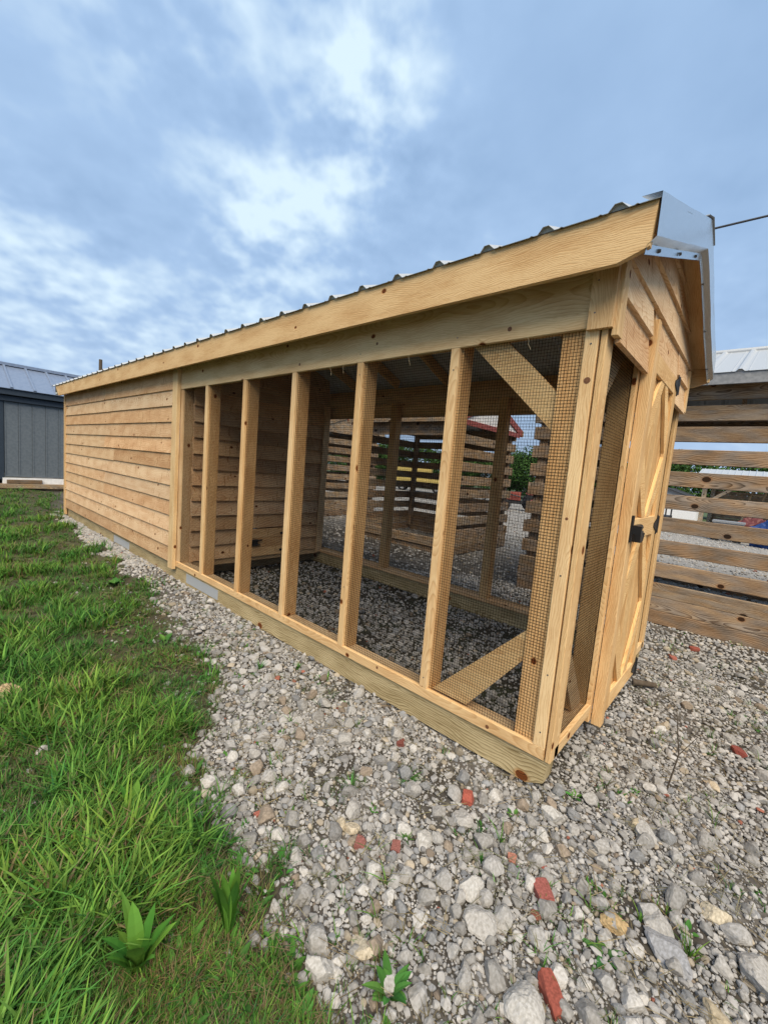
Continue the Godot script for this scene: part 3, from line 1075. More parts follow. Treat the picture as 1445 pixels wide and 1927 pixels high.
	board(c, "door_post", v(0.008, -0.06, -0.545), v(0.008, 1.80, -0.545), 0.060, 0.084, Z, M.pine2, Color(0.93, 0.86, 0.7))
	board(c, "door_post", v(0.03, -0.06, -1.31), v(0.03, 1.80, -1.31), 0.045, 0.088, Z, M.pine2, Color(0.93, 0.86, 0.7))
	board(c, "cover_strip", v(0.0645, -0.09, -0.531), v(0.0645, 1.60, -0.531), 0.036, 0.021, Z, M.pine2, warm)
	board(c, "door_trim", v(0.099, -0.11, -0.580), v(0.099, 1.80, -0.580), 0.056, 0.046, Z, M.pine2, Color(1, 0.96, 0.86))
	wire_panel(c, v(0.0515, -0.01, -0.545), Z, Y, 0.485, 1.62, X)
	wire_panel(c, v(0.0515, -0.01, BACK + 0.05), Z, Y, 0.42, 1.62, X)
	board(c, "door_header", v(0.03, 1.74, -0.10), v(0.03, 1.74, BACK + 0.10), 0.12, 0.06, Y, M.pine2)
	# lapped boards above the door, cut to the roof slope
	var courses := [[1.575, 1.755, -0.045, -0.545], [1.575, 1.755, -1.30, BACK + 0.045], [1.70, 1.885, -0.61, -1.29], [1.735, 1.90, -0.045, -0.54], [1.735, 1.90, -1.30, BACK + 0.045], [1.865, 2.05, 0.0, BACK], [2.025, 2.20, 0.0, BACK], [2.175, 2.33, 0.0, BACK]]
	for q in courses:
		var lim0: float = minf(q[2], 0.12 - (q[0] + 0.028 - 1.93) / 0.386)
		var lim1: float = minf(q[2], 0.12 - (minf(q[1], 2.29) + 0.028 - 1.93) / 0.386)
		var rim0: float = maxf(q[3], 2.0 * RIDGE_Z - (0.12 - (q[0] + 0.028 - 1.93) / 0.386))
		var rim1: float = maxf(q[3], 2.0 * RIDGE_Z - (0.12 - (minf(q[1], 2.29) + 0.028 - 1.93) / 0.386))
		var pts := PackedVector2Array([Vector2(rim0, q[0]), Vector2(lim0, q[0]), Vector2(lim1, minf(q[1], 2.29)), Vector2(rim1, minf(q[1], 2.29))])
		var ey := Vector3(-0.11, 1, 0).normalized()
		slab(c, "gable_board", pts, v(0.098 + 0.11 * q[0], 0, 0), Z, ey, 0.019, M.siding if rng.randf() < 0.5 else M.siding2, wood_tint(0.08))
	build_door(c)
	# rafters, ridge board
	var x := 0.02
	while x > FAR_X:
		for s in [[-0.02, RIDGE_Z + 0.02], [BACK + 0.02, RIDGE_Z - 0.02]]:
			board(c, "rafter", v(x, roof_y(s[0]) - 0.055, s[0]), v(x, roof_y(s[1]) - 0.055, s[1]), 0.088, 0.037, Y, M.pine2, Color(0.86, 0.8, 0.7))
		x -= 0.61
	board(c, "ridge_board", v(FAR_X, 2.26, RIDGE_Z), v(0.03, 2.26, RIDGE_Z), 0.10, 0.02, Y, M.pine)
	# eaves: fascia boards with sawn ends, rake soffits and barge boards
	for z in [0.112, 2.0 * RIDGE_Z - 0.112]:
		slab(c, "fascia", PackedVector2Array([Vector2(-7.86, 1.765), Vector2(0.11, 1.765), Vector2(0.198, 1.795), Vector2(0.206, 1.926), Vector2(-8.08, 1.926)]), v(0, 0, z), X, Y, 0.022, M.pine2, Color(0.90, 0.85, 0.76))
	for s in [1.0, -1.0]:
		var ze: float = 0.09 if s > 0.0 else 2.0 * RIDGE_Z - 0.09
		for xx in [0.148, FAR_X - 0.06]:
			board(c, "soffit_board", v(xx, roof_y(ze) - 0.052, ze), v(xx, roof_y(RIDGE_Z) - 0.052, RIDGE_Z), 0.118, 0.02, X, M.pine2, Color(0.96, 0.91, 0.84))
		for xx in [0.2, FAR_X - 0.112]:
			board(c, "barge_board", v(xx, roof_y(ze) - 0.055, ze), v(xx, roof_y(RIDGE_Z) - 0.055, RIDGE_Z), 0.08, 0.016, Y, M.pine2, Color(0.9, 0.8, 0.7))
		# steel rake trim: face, kicked-in lip, screws
		var e := roof_y(ze + s * 0.035)
		var zz: float = ze + s * 0.035
		for end in [[0.212, -1.0], [FAR_X - 0.124, 1.0]]:
			var g := Geo.new()
			var prof := [Vector2(end[0] + end[1] * 0.055, 0.020), Vector2(end[0], 0.018), Vector2(end[0] - end[1] * 0.001, -0.110), Vector2(end[0] + end[1] * 0.022, -0.128), Vector2(end[0] + end[1] * 0.026, -0.156)]
			var N := 14
			for i in N:
				for k in prof.size() - 1:
					var w := []
					for j in 2:
						var t := float(i + j) / N
						var buckle: float = 0.0012 * sin(t * 9.0 + 1.0) + 0.0008 * sin(t * 23.0)
						var pz := lerpf(zz, RIDGE_Z, t)
						var py := lerpf(e, roof_y(RIDGE_Z), t)
						for m in 2:
							var q: Vector2 = prof[k + m]
							w.append(v(q.x + buckle, py + q.y, pz))
					g.quad(w[0], w[1], w[3], w[2])
					g.quad(w[0] + Vector3(end[1] * 0.001, -0.001, 0), w[1] + Vector3(end[1] * 0.001, -0.001, 0), w[3] + Vector3(end[1] * 0.001, -0.001, 0), w[2] + Vector3(end[1] * 0.001, -0.001, 0))
			var trim := put(c, "rake_trim", g.mesh(), M.trim_metal)
			for t in [0.16, 0.5, 0.84]:
				var sg := Geo.new()
				var at := v(end[0] + end[1] * 0.024, lerpf(e, roof_y(RIDGE_Z), t) - 0.143, lerpf(zz, RIDGE_Z, t))
				sg.tube(at, at - Vector3(end[1] * 0.008, 0, 0), 0.007, 0.005, 6)
				put(trim, "screw", sg.mesh(), M.screw)
	# roof sheets, four ribs each, and the ridge cap
	var sx := 0.211
	while sx > FAR_X - 0.12:
		var nx := maxf(sx - 0.92, FAR_X - 0.12)
		var cnt := maxf(1.0, round((sx - nx) / 0.23))
		ribbed(c, "roof_sheet", sx - cnt * 0.23 + 0.001, sx, Vector2(roof_y(0.135) + LIFT, 0.135), Vector2(roof_y(RIDGE_Z) + LIFT, RIDGE_Z), 0.23, 0.019, M.galv)
		ribbed(c, "roof_sheet", sx - cnt * 0.23 + 0.001, sx, Vector2(roof_y(2.0 * RIDGE_Z - 0.135) + LIFT, 2.0 * RIDGE_Z - 0.135), Vector2(roof_y(RIDGE_Z) + LIFT, RIDGE_Z), 0.23, 0.019, M.galv)
		sx -= cnt * 0.23
	var rc := Geo.new()
	for s in [1.0, -1.0]:
		var a := v(0.218, 2.348, RIDGE_Z)
		var b := v(0.218, 2.348 - 0.386 * 0.15, RIDGE_Z + s * 0.15)
		var dx := Vector3(FAR_X - 0.13 - 0.218, 0, 0)
		rc.quad(a, a + dx, b + dx, b)
		rc.quad(b, b + dx, b + dx - Vector3(0, 0.004, 0), b - Vector3(0, 0.004, 0))
		rc.quad(a - Vector3(0, 0.003, 0), a + dx - Vector3(0, 0.003, 0), b + dx - Vector3(0, 0.003, 0), b - Vector3(0, 0.003, 0))
	put(c, "ridge_cap", rc.mesh(), M.galv)
	# nail heads on the cover strips and splinters left by the saw
	for q in [[0.024, 1.56, 0.0], [0.024, 0.70, 0.0], [0.024, 0.30, 0.0], [0.024, 0.06, 0.0], [-0.555, 1.52, 0.0], [-0.555, 0.05, 0.0], [-1.165, 0.35, 0.0], [-1.165, 1.55, 0.0], [0.03, 1.66, 0.02], [0.03, 1.77, 0.02], [-0.55, 1.66, 0.0], [-1.17, 1.66, 0.0]]:
		var ng := Geo.new()
		ng.tube(Vector3(0, 0, -0.002), Vector3(0, 0, 0.0012), 0.0035, 0.0032, 8)
		put(c, "nail_head", ng.mesh(), M.screw, v(q[0], q[1], q[2]))
	for q in [[0.027, 1.43, 0.0005, 0.0125], [0.019, 0.92, 0.0004, 0.006], [-0.30, 1.66, 0.0008, 0.010], [-1.05, 1.70, 0.0008, 0.008], [-1.72, 1.66, 0.0008, 0.009], [-0.86, -0.02, 0.0005, 0.008], [-0.20, -0.03, 0.0005, 0.009]]:
		var kg := Geo.new()
		kg.tube(Vector3(0, 0, -0.003), Vector3(0, 0, 0), q[3], q[3] * 0.96, 14)
		kg.tube(Vector3(0, 0, -0.003), Vector3(0, 0, 0.0006), q[3] * 0.55, q[3] * 0.5, 12)
		put(c, "knot", kg.mesh(), M.knot, v(q[0], q[1], q[2]))
	for q in [-0.22, -0.83, -1.30, -1.42]:
		var ng := Geo.new()
		ng.col = Color(0.62, 0.50, 0.30)
		var p := v(q, 1.616, 0.0)
		for i in 4:
			var n2 := p + Vector3(rr(-0.006, 0.010), -0.013, rr(-0.002, 0.004))
			ng.tube(p, n2, 0.0009, 0.0007, 4)
			p = n2
		put(c, "splinter", ng.mesh(), M.leaf_dry)

func build_door(c: Node3D) -> void:
	var d := Node3D.new()
	d.name = "door"
	c.add_child(d)
	var z0 := -0.615
	var z1 := -1.285
	var Y := Vector3.UP
	var Z := Vector3.BACK
	var y0 := -0.075
	var y1 := 1.69
	var xb := 0.083
	var xf := 0.103
	for k in 5:
		var zc := lerpf(z0, z1, (k + 0.5) / 5.0)
		board(d, "plank", v(xb, y0, zc), v(xb, y1, zc), 0.131, 0.018, Z, [M.pine, M.pine2][k % 2], Color(0.98, 0.88, 0.70) * rr(0.9, 1.0), 0.004)
	for zc in [z0 - 0.04, z1 + 0.04]:
		board(d, "stile", v(xf, y0, zc), v(xf, y1, zc), 0.08, 0.02, Z, M.pine2, Color(1.0, 0.93, 0.78))
	for q in [[y0 + 0.045, 0.09], [0.855, 0.105], [y1 - 0.045, 0.09]]:
		board(d, "rail", v(xf, q[0], z0 - 0.081), v(xf, q[0], z1 + 0.081), q[1], 0.02, Y, M.pine, Color(1.0, 0.93, 0.78))
	# corner pieces that frame a lozenge in the upper and the lower panel
	var zi0 := z0 - 0.08
	var zi1 := z1 + 0.08
	var zm := (z0 + z1) * 0.5
	for q in [[y0 + 0.09, 0.80], [0.91, y1 - 0.09]]:
		var ya: float = q[0]
		var yb: float = q[1]
		var ym := (ya + yb) * 0.5
		for s in [[zi0, ya, ym, zm], [zi1, ya, ym, zm], [zi0, yb, ym, zm], [zi1, yb, ym, zm]]:
			var sy: float = 1.0 if s[1] < s[2] else -1.0
			var sz: float = signf(s[3] - s[0])
			var pts := PackedVector2Array([Vector2(s[0], s[2] + sy * -0.01), Vector2(s[0], s[2] - sy * 0.17), Vector2(s[3] - sz * 0.095, s[1]), Vector2(s[3] - sz * 0.01, s[1])])
			slab(d, "lozenge_strip", pts, v(xf - 0.001, 0, 0), Z, Y, 0.016, M.pine, Color(1.0, 0.90, 0.72) * rr(0.92, 1.0))
	for y in [1.66, 0.855, -0.03]:
		var h := Geo.new()
		h.box(Vector3(0, -0.058, -0.010), Vector3(0.004, 0.058, 0.010))
		h.tube(Vector3(0.004, -0.05, -0.012), Vector3(0.004, 0.05, -0.012), 0.006, 0.006)
		for k in 5:
			var t := k / 5.0
			h.box(Vector3(0, -0.028 * (1.0 - t) - 0.006, 0.010 + 0.016 * k), Vector3(0.004, 0.028 * (1.0 - t) + 0.006, 0.0105 + 0.016 * (k + 1)))
		put(d, "hinge", h.mesh(), M.black, v(xf + 0.011, y, z1 - 0.004))
	var l := Geo.new()
	l.box(Vector3(0, -0.012, -0.13), Vector3(0.010, 0.014, 0.01))
	l.tube(Vector3(0.010, 0.001, -0.125), Vector3(0.010, 0.001, 0.02), 0.016, 0.014, 8)
	l.box(Vector3(0, -0.065, -0.055), Vector3(0.040, -0.010, 0.0))
	l.tube(Vector3(0.030, -0.06, -0.07), Vector3(0.030, -0.02, -0.07), 0.010, 0.014, 8)
	put(d, "latch", l.mesh(), M.black, v(xf + 0.011, 0.865, z0 - 0.035))
	var k2 := Geo.new()
	k2.box(Vector3(0, -0.06, -0.012), Vector3(0.008, 0.065, 0.014))
	k2.box(Vector3(0.008, -0.02, -0.01), Vector3(0.045, 0.02, 0.012))
	put(d, "latch_catch", k2.mesh(), M.black, v(0.1225, 0.865, -0.580))

# ---------------------------------------------------------------- slatted wood sheds
const ROWS := [-0.185, -0.052, 0.072, 0.266, 0.478, 0.690, 0.900, 1.110, 1.318, 1.518, 1.698]
func slat_wall(s: Node3D, a: Vector3, b: Vector3, n: Vector3, rows: Array, over: float, top: float) -> void:
	var ax := (b - a).normalized()
	for i in rows.size():
		if rows[i] + LIFT + 0.14 > top:
			continue
		var y: float = rows[i] + LIFT + rr(-0.006, 0.006)
		var hgt := 0.128 if i < 3 else 0.134
		board(s, "slat", a - ax * (over + rr(-0.012, 0.012)) + Vector3.UP * (y + hgt * 0.5) + n * 0.019, b + ax * (over + rr(-0.012, 0.012)) + Vector3.UP * (y + hgt * 0.5) + n * 0.019, hgt, 0.038, Vector3.UP, M.slat if rng.randf() < 0.5 else M.slat2, wood_tint(0.12), 0.004)

# z0 is the side towards the hen house; the roof ridge runs along x
func wood_shed(label: String, x0: float, x1: float, z0: float, z1: float, near_wall: bool, wall_h: float, roof_mat: Material, trim: Material, gable: Material, over: float) -> Node3D:
	var s := thing("wood_shed", Vector3.ZERO, label, "wood shed", "open-slat wood sheds in the yard")
	var X := Vector3.RIGHT
	var Y := Vector3.UP
	var Z := Vector3.BACK
	var gy0 := ground_y((x0 + x1) * 0.5, (z0 + z1) * 0.5)
	s.position.y = gy0
	for z in [z0 - 0.07, z1 + 0.07]:
		board(s, "skid", Vector3(x0 + 0.1, 0.045, z), Vector3(x1 - 0.1, 0.045, z), 0.10, 0.09, Y, M.slat2)
	var mids := [x0 + 0.05, x1 - 0.05]
	if x1 - x0 > 2.4:
		mids = [x0 + 0.05, (x0 + x1) * 0.5 + 0.35, x1 - 0.05]
	for x in mids:
		for z in [z0 - 0.085, z1 + 0.085]:
			board(s, "post", Vector3(x, 0.095, z), Vector3(x, wall_h, z), 0.09, 0.085, X, M.slat2)
	var wall_z := z0 if near_wall else z1
	var wn := Z if near_wall else -Z
	slat_wall(s, Vector3(x0, 0, wall_z - wn.z * 0.04), Vector3(x1, 0, wall_z - wn.z * 0.04), wn, ROWS, over, wall_h - 0.13)
	slat_wall(s, Vector3(x0 - 0.001, 0, z1 + 0.044), Vector3(x0 - 0.001, 0, z0 - 0.044), -X, ROWS, 0.0, wall_h - 0.05)
	slat_wall(s, Vector3(x1 + 0.001, 0, z1 + 0.044), Vector3(x1 + 0.001, 0, z0 - 0.044), X, ROWS, 0.0, wall_h - 0.05)
	# open side: sill board and header
	var open_z := z1 if near_wall else z0
	board(s, "sill_board", Vector3(x0 + 0.1, 0.17, open_z + wn.z * 0.02), Vector3(x1 - 0.1, 0.17, open_z + wn.z * 0.02), 0.14, 0.038, Y, M.slat)
	board(s, "header", Vector3(x0, wall_h - 0.11, open_z + wn.z * 0.02), Vector3(x1, wall_h - 0.11, open_z + wn.z * 0.02), 0.24, 0.038, Y, M.slat2)
	board(s, "top_board", Vector3(x0 - over, wall_h - 0.07, wall_z - wn.z * 0.021), Vector3(x1 + over, wall_h - 0.07, wall_z - wn.z * 0.021), 0.13, 0.038, Y, M.slat)
	# gables, rafters, roof
	var zm := (z0 + z1) * 0.5
	var half := (z0 - z1) * 0.5 + 0.16
	var rise := half * 0.37
	for x in [x0 - 0.052, x1 + 0.052]:
		slab(s, "gable", PackedVector2Array([Vector2(z1, wall_h + 0.002), Vector2(z0, wall_h + 0.002), Vector2(zm, wall_h + rise * 0.9)]), Vector3(x, 0, 0), Z, Y, 0.02, gable, Color(1, 1, 1))
		for sd in [1.0, -1.0]:
			var xo: float = x + (0.021 if x > (x0 + x1) * 0.5 else -0.021)
			board(s, "rake_board", Vector3(xo, wall_h + 0.005, zm + sd * half), Vector3(xo, wall_h + rise - 0.012, zm), 0.11, 0.02, Y, trim, Color(1, 1, 1) if trim != M.slat else Color(0, 0, 0))
		board(s, "tie_board", Vector3(x + (0.0215 if x > (x0 + x1) * 0.5 else -0.0215), wall_h - 0.03, z1 - 0.05), Vector3(x + (0.0215 if x > (x0 + x1) * 0.5 else -0.0215), wall_h - 0.03, z0 + 0.05), 0.08, 0.02, Y, trim, Color(1, 1, 1) if trim != M.slat else Color(0, 0, 0))
	var rx := x0 + 0.4
	while rx < x1 - 0.2:
		for sd in [1.0, -1.0]:
			board(s, "rafter", Vector3(rx, wall_h + 0.02, zm + sd * (half - 0.12)), Vector3(rx, wall_h + rise - 0.06, zm), 0.085, 0.037, Y, M.slat2)
		rx += 0.61
	for sd in [1.0, -1.0]:
		board(s, "fascia", Vector3(x0 - 0.1, wall_h + 0.01, zm + sd * (half - 0.02)), Vector3(x1 + 0.1, wall_h + 0.01, zm + sd * (half - 0.02)), 0.10, 0.02, Y, M.grey if trim == M.slat else M.slat2, Color(1, 1, 1))
		var cnt: float = round((x1 - x0 + 0.2) / 0.23)
		ribbed(s, "roof_sheet", (x0 + x1) * 0.5 - cnt * 0.115, (x0 + x1) * 0.5 + cnt * 0.115, Vector2(wall_h + 0.055, zm + sd * half), Vector2(wall_h + rise + 0.055, zm), 0.23, 0.019, roof_mat)
	var rg := Geo.new()
	rg.tube(Vector3(x0 - 0.17, wall_h + rise + 0.06, zm), Vector3(x1 + 0.17, wall_h + rise + 0.06, zm), 0.03, 0.03, 8)
	put(s, "ridge_cap", rg.mesh(), roof_mat)
	return s

# ---------------------------------------------------------------- the dark blue shed on the left
func build_blue_shed() -> void:
	rng.seed = 501
	var s := thing("storage_shed", Vector3(-12.5, 0, 0), "dark blue storage shed with grey sliding door and blue ribbed roof", "shed")
	var fz0 := 4.2
	var fz1 := -3.6
	var g := Geo.new()
	g.box(Vector3(-2.4, 0.26, fz1), Vector3(-0.06, 2.30, fz1 + 0.05))
	g.box(Vector3(-2.4, 0.26, fz0 - 0.05), Vector3(-0.06, 2.30, fz0))
	g.box(Vector3(-2.45, 0.26, fz1), Vector3(-2.40, 2.30, fz0))
	g.box(Vector3(-0.06, 0.26, 0.34), Vector3(0.0, 2.30, fz0))
	g.box(Vector3(-0.06, 0.26, fz1), Vector3(0.0, 2.30, -1.6))
	g.box(Vector3(-0.06, 2.12, -1.6), Vector3(0.0, 2.30, 0.34))
	put(s, "wall", g.mesh(), M.navy)
	for q in [[0.30, 0.42], [-1.64, -1.56]]:
		var t := Geo.new()
		t.box(Vector3(0.0, 0.26, q[0]), Vector3(0.03, 2.20, q[1]))
		put(s, "door_trim", t.mesh(), M.navy)
	var tr := Geo.new()
	tr.box(Vector3(0.0, 2.06, -2.6), Vector3(0.07, 2.17, 0.55))
	put(s, "door_track", tr.mesh(), M.navy)
	var dr := Node3D.new()
	dr.name = "sliding_door"
	s.add_child(dr)
	var z := 0.29
	while z > -1.5:
		var p := Geo.new()
		p.box(Vector3(-0.02, 0.33, z - 0.245), Vector3(0.006, 2.05, z))
		p.box(Vector3(0.006, 0.33, z - 0.03), Vector3(0.014, 2.05, z - 0.008))
		put(dr, "door_panel", p.mesh(), M.grey_door)
		z -= 0.25
	var si := Geo.new()
	si.box(Vector3(-0.06, 0.165, -1.6), Vector3(0.045, 0.30, 0.33))
	put(s, "door_sill", si.mesh(), M.white)
	board(s, "skid", Vector3(-0.03, 0.08, fz1), Vector3(-0.03, 0.08, fz0), 0.16, 0.10, Vector3.UP, M.slat2)
	board(s, "skid", Vector3(-2.2, 0.06, fz1), Vector3(-2.2, 0.06, fz0), 0.10, 0.10, Vector3.UP, M.slat2)
	var eb := Geo.new()
	eb.box(Vector3(0.0, 2.20, fz1 - 0.1), Vector3(0.16, 2.33, fz0 + 0.1))
	put(s, "eave_board", eb.mesh(), M.navy)
	# roof sheets: ribs run up the slope, the ridge along z
	for k in 2:
		var rg := Geo.new()
		var ze := fz1 - 0.12
		var far := k == 1
		var x0 := 0.20 if not far else -2.60
		var x1 := -1.2
		var y0 := 2.34
		var y1 := 3.02
		var a := 0.0
		rg.quad(Vector3(x0, y0, ze), Vector3(x0, y0, fz0 + 0.12), Vector3(x1, y1, fz0 + 0.12), Vector3(x1, y1, ze))
		rg.quad(Vector3(x0, y0 - 0.01, ze), Vector3(x1, y1 - 0.01, ze), Vector3(x1, y1 - 0.01, fz0 + 0.12), Vector3(x0, y0 - 0.01, fz0 + 0.12))
		rg.quad(Vector3(x0, y0 - 0.01, ze), Vector3(x0, y0 - 0.01, fz0 + 0.12), Vector3(x0, y0, fz0 + 0.12), Vector3(x0, y0, ze))
		put(s, "roof_sheet", rg.mesh(), M.navy_roof)
		a = ze + 0.2
		while a < fz0:
			var rb := Geo.new()
			var up := Vector3(0.5, 0.86, 0) * 0.03
			if far:
				up.x = -up.x
			var p0 := Vector3(x0, y0, a)
			var p1 := Vector3(x1, y1, a)
			var w := Vector3(0, 0, 0.035)
			var w2 := Vector3(0, 0, 0.018)
			rb.quad(p0 - w2 + up, p0 + w2 + up, p1 + w2 + up, p1 - w2 + up)
			rb.quad(p0 - w, p0 - w2 + up, p1 - w2 + up, p1 - w)
			rb.quad(p0 + w2 + up, p0 + w, p1 + w, p1 + w2 + up)
			rb.quad(p0 - w, p0 + w, p0 + w2 + up, p0 - w2 + up)
			put(s, "roof_rib", rb.mesh(), M.navy_roof)
			a += 0.41
	var cap := Geo.new()
	cap.box(Vector3(-1.32, 2.99, fz1 - 0.14), Vector3(-1.08, 3.06, fz0 + 0.14))
	put(s, "ridge_cap", cap.mesh(), M.navy_roof)
	for zz in [fz1 + 0.02, fz0 - 0.02]:
		slab(s, "gable", PackedVector2Array([Vector2(-2.44, 2.301), Vector2(-0.01, 2.301), Vector2(-1.2, 2.96)]), Vector3(0, 0, zz), Vector3.RIGHT, Vector3.UP, 0.03, M.navy, Color(1, 1, 1))
	var pl := board(self, "loose_plank", Vector3(-12.42, 0.215, 0.26), Vector3(-12.42, 0.222, -0.38), 0.085, 0.05, Vector3.UP, M.slat2, Color(0.5, 0.48, 0.46))
	pl.name = "loose_plank"
	tag(pl, "short dark plank lying along the white sill of the blue shed", "plank")
	var bl := board(self, "support_timber", Vector3(-12.385, 0.115, 2.4), Vector3(-12.385, 0.115, -1.4), 0.10, 0.10, Vector3.UP, M.slat, Color(0.8, 0.76, 0.7))
	bl.name = "support_timber"
	tag(bl, "long weathered timber lying below the white sill of the blue shed", "timber")

# ---------------------------------------------------------------- yard background
func wheel(parent: Node3D, at: Vector3, r: float, w: float, ax: Vector3, rim_mat: Material) -> void:
	var h := Node3D.new()
	h.name = "wheel"
	parent.add_child(h, true)
	h.position = at
	var g := Geo.new()
	g.tube(-ax * w * 0.5, ax * w * 0.5, r, r, 20)
	g.tube(-ax * w * 0.58, -ax * w * 0.5, r * 0.84, r, 20)
	g.tube(ax * w * 0.5, ax * w * 0.58, r, r * 0.84, 20)
	for i in 18:
		var t := TAU * i / 18
		var u := ax.cross(Vector3.UP).normalized()
		var d := u * cos(t) + Vector3.UP * sin(t)
		g.tube(d * r - ax * w * 0.45, d.rotated(ax, 0.18) * r + ax * w * 0.45, r * 0.06, r * 0.06, 4)
	put(h, "tyre", g.mesh(), M.tyre)
	var q := Geo.new()
	q.tube(-ax * w * 0.6, ax * w * 0.6, r * 0.5, r * 0.5, 14)
	put(h, "rim", q.mesh(), rim_mat)

func build_tractor() -> void:
	var at := Vector3(-8.75, 0, -19.6)
	at.y = ground_y(at.x, at.z)
	var t := thing("tractor", at, "small red tractor with black tyres parked beyond the wood sheds", "tractor")
	var X := Vector3.RIGHT
	for s in [-0.5, 0.5]:
		wheel(t, Vector3(0.55, 0.46, s), 0.46, 0.26, Vector3.BACK, M.red)
		wheel(t, Vector3(-0.85, 0.30, s * 0.9), 0.30, 0.18, Vector3.BACK, M.red)
	var g := Geo.new()
	g.box(Vector3(-1.2, 0.55, -0.22), Vector3(-0.05, 0.98, 0.22))
	g.box(Vector3(-1.26, 0.58, -0.18), Vector3(-1.2, 0.90, 0.18))
	put(t, "bonnet", g.mesh(), M.red)
	g = Geo.new()
	g.box(Vector3(-1.1, 0.35, -0.14), Vector3(0.8, 0.55, 0.14))
	put(t, "chassis", g.mesh(), M.dark)
	for s in [-0.5, 0.5]:
		g = Geo.new()
		g.box(Vector3(0.25, 0.90, s - 0.14), Vector3(0.95, 0.96, s + 0.14))
		g.box(Vector3(0.92, 0.60, s - 0.14), Vector3(0.98, 0.96, s + 0.14))
		put(t, "mudguard", g.mesh(), M.red)
	g = Geo.new()
	g.box(Vector3(0.30, 0.80, -0.2), Vector3(0.68, 0.90, 0.2))
	g.box(Vector3(0.62, 0.90, -0.2), Vector3(0.70, 1.20, 0.2))
	put(t, "seat", g.mesh(), M.dark)
	g = Geo.new()
	g.tube(Vector3(0.0, 0.95, 0), Vector3(0.14, 1.16, 0), 0.02, 0.02)
	for i in 14:
		var a := TAU * i / 14
		var b := TAU * (i + 1) / 14
		g.tube(Vector3(0.14 - 0.08 * cos(a), 1.16 + 0.06 * cos(a), 0.17 * sin(a)), Vector3(0.14 - 0.08 * cos(b), 1.16 + 0.06 * cos(b), 0.17 * sin(b)), 0.012, 0.012, 5)
	put(t, "steering_wheel", g.mesh(), M.dark)
	for s in [-0.34, 0.34]:
		g = Geo.new()
		g.tube(Vector3(-0.1, 0.75, s), Vector3(-1.5, 0.98, s), 0.035, 0.035)
		g.tube(Vector3(-1.5, 0.98, s), Vector3(-1.95, 0.30, s), 0.035, 0.035)
		put(t, "loader_arm", g.mesh(), M.dark)
	g = Geo.new()
	g.quad(Vector3(-1.95, 0.10, -0.6), Vector3(-1.95, 0.10, 0.6), Vector3(-1.95, 0.5, 0.6), Vector3(-1.95, 0.5, -0.6))
	g.box(Vector3(-2.35, 0.06, -0.6), Vector3(-1.93, 0.10, 0.6))
	g.box(Vector3(-1.97, 0.10, -0.6), Vector3(-1.93, 0.52, 0.6))
	put(t, "bucket", g.mesh(), M.dark)
	t.rotation.y = 0.5

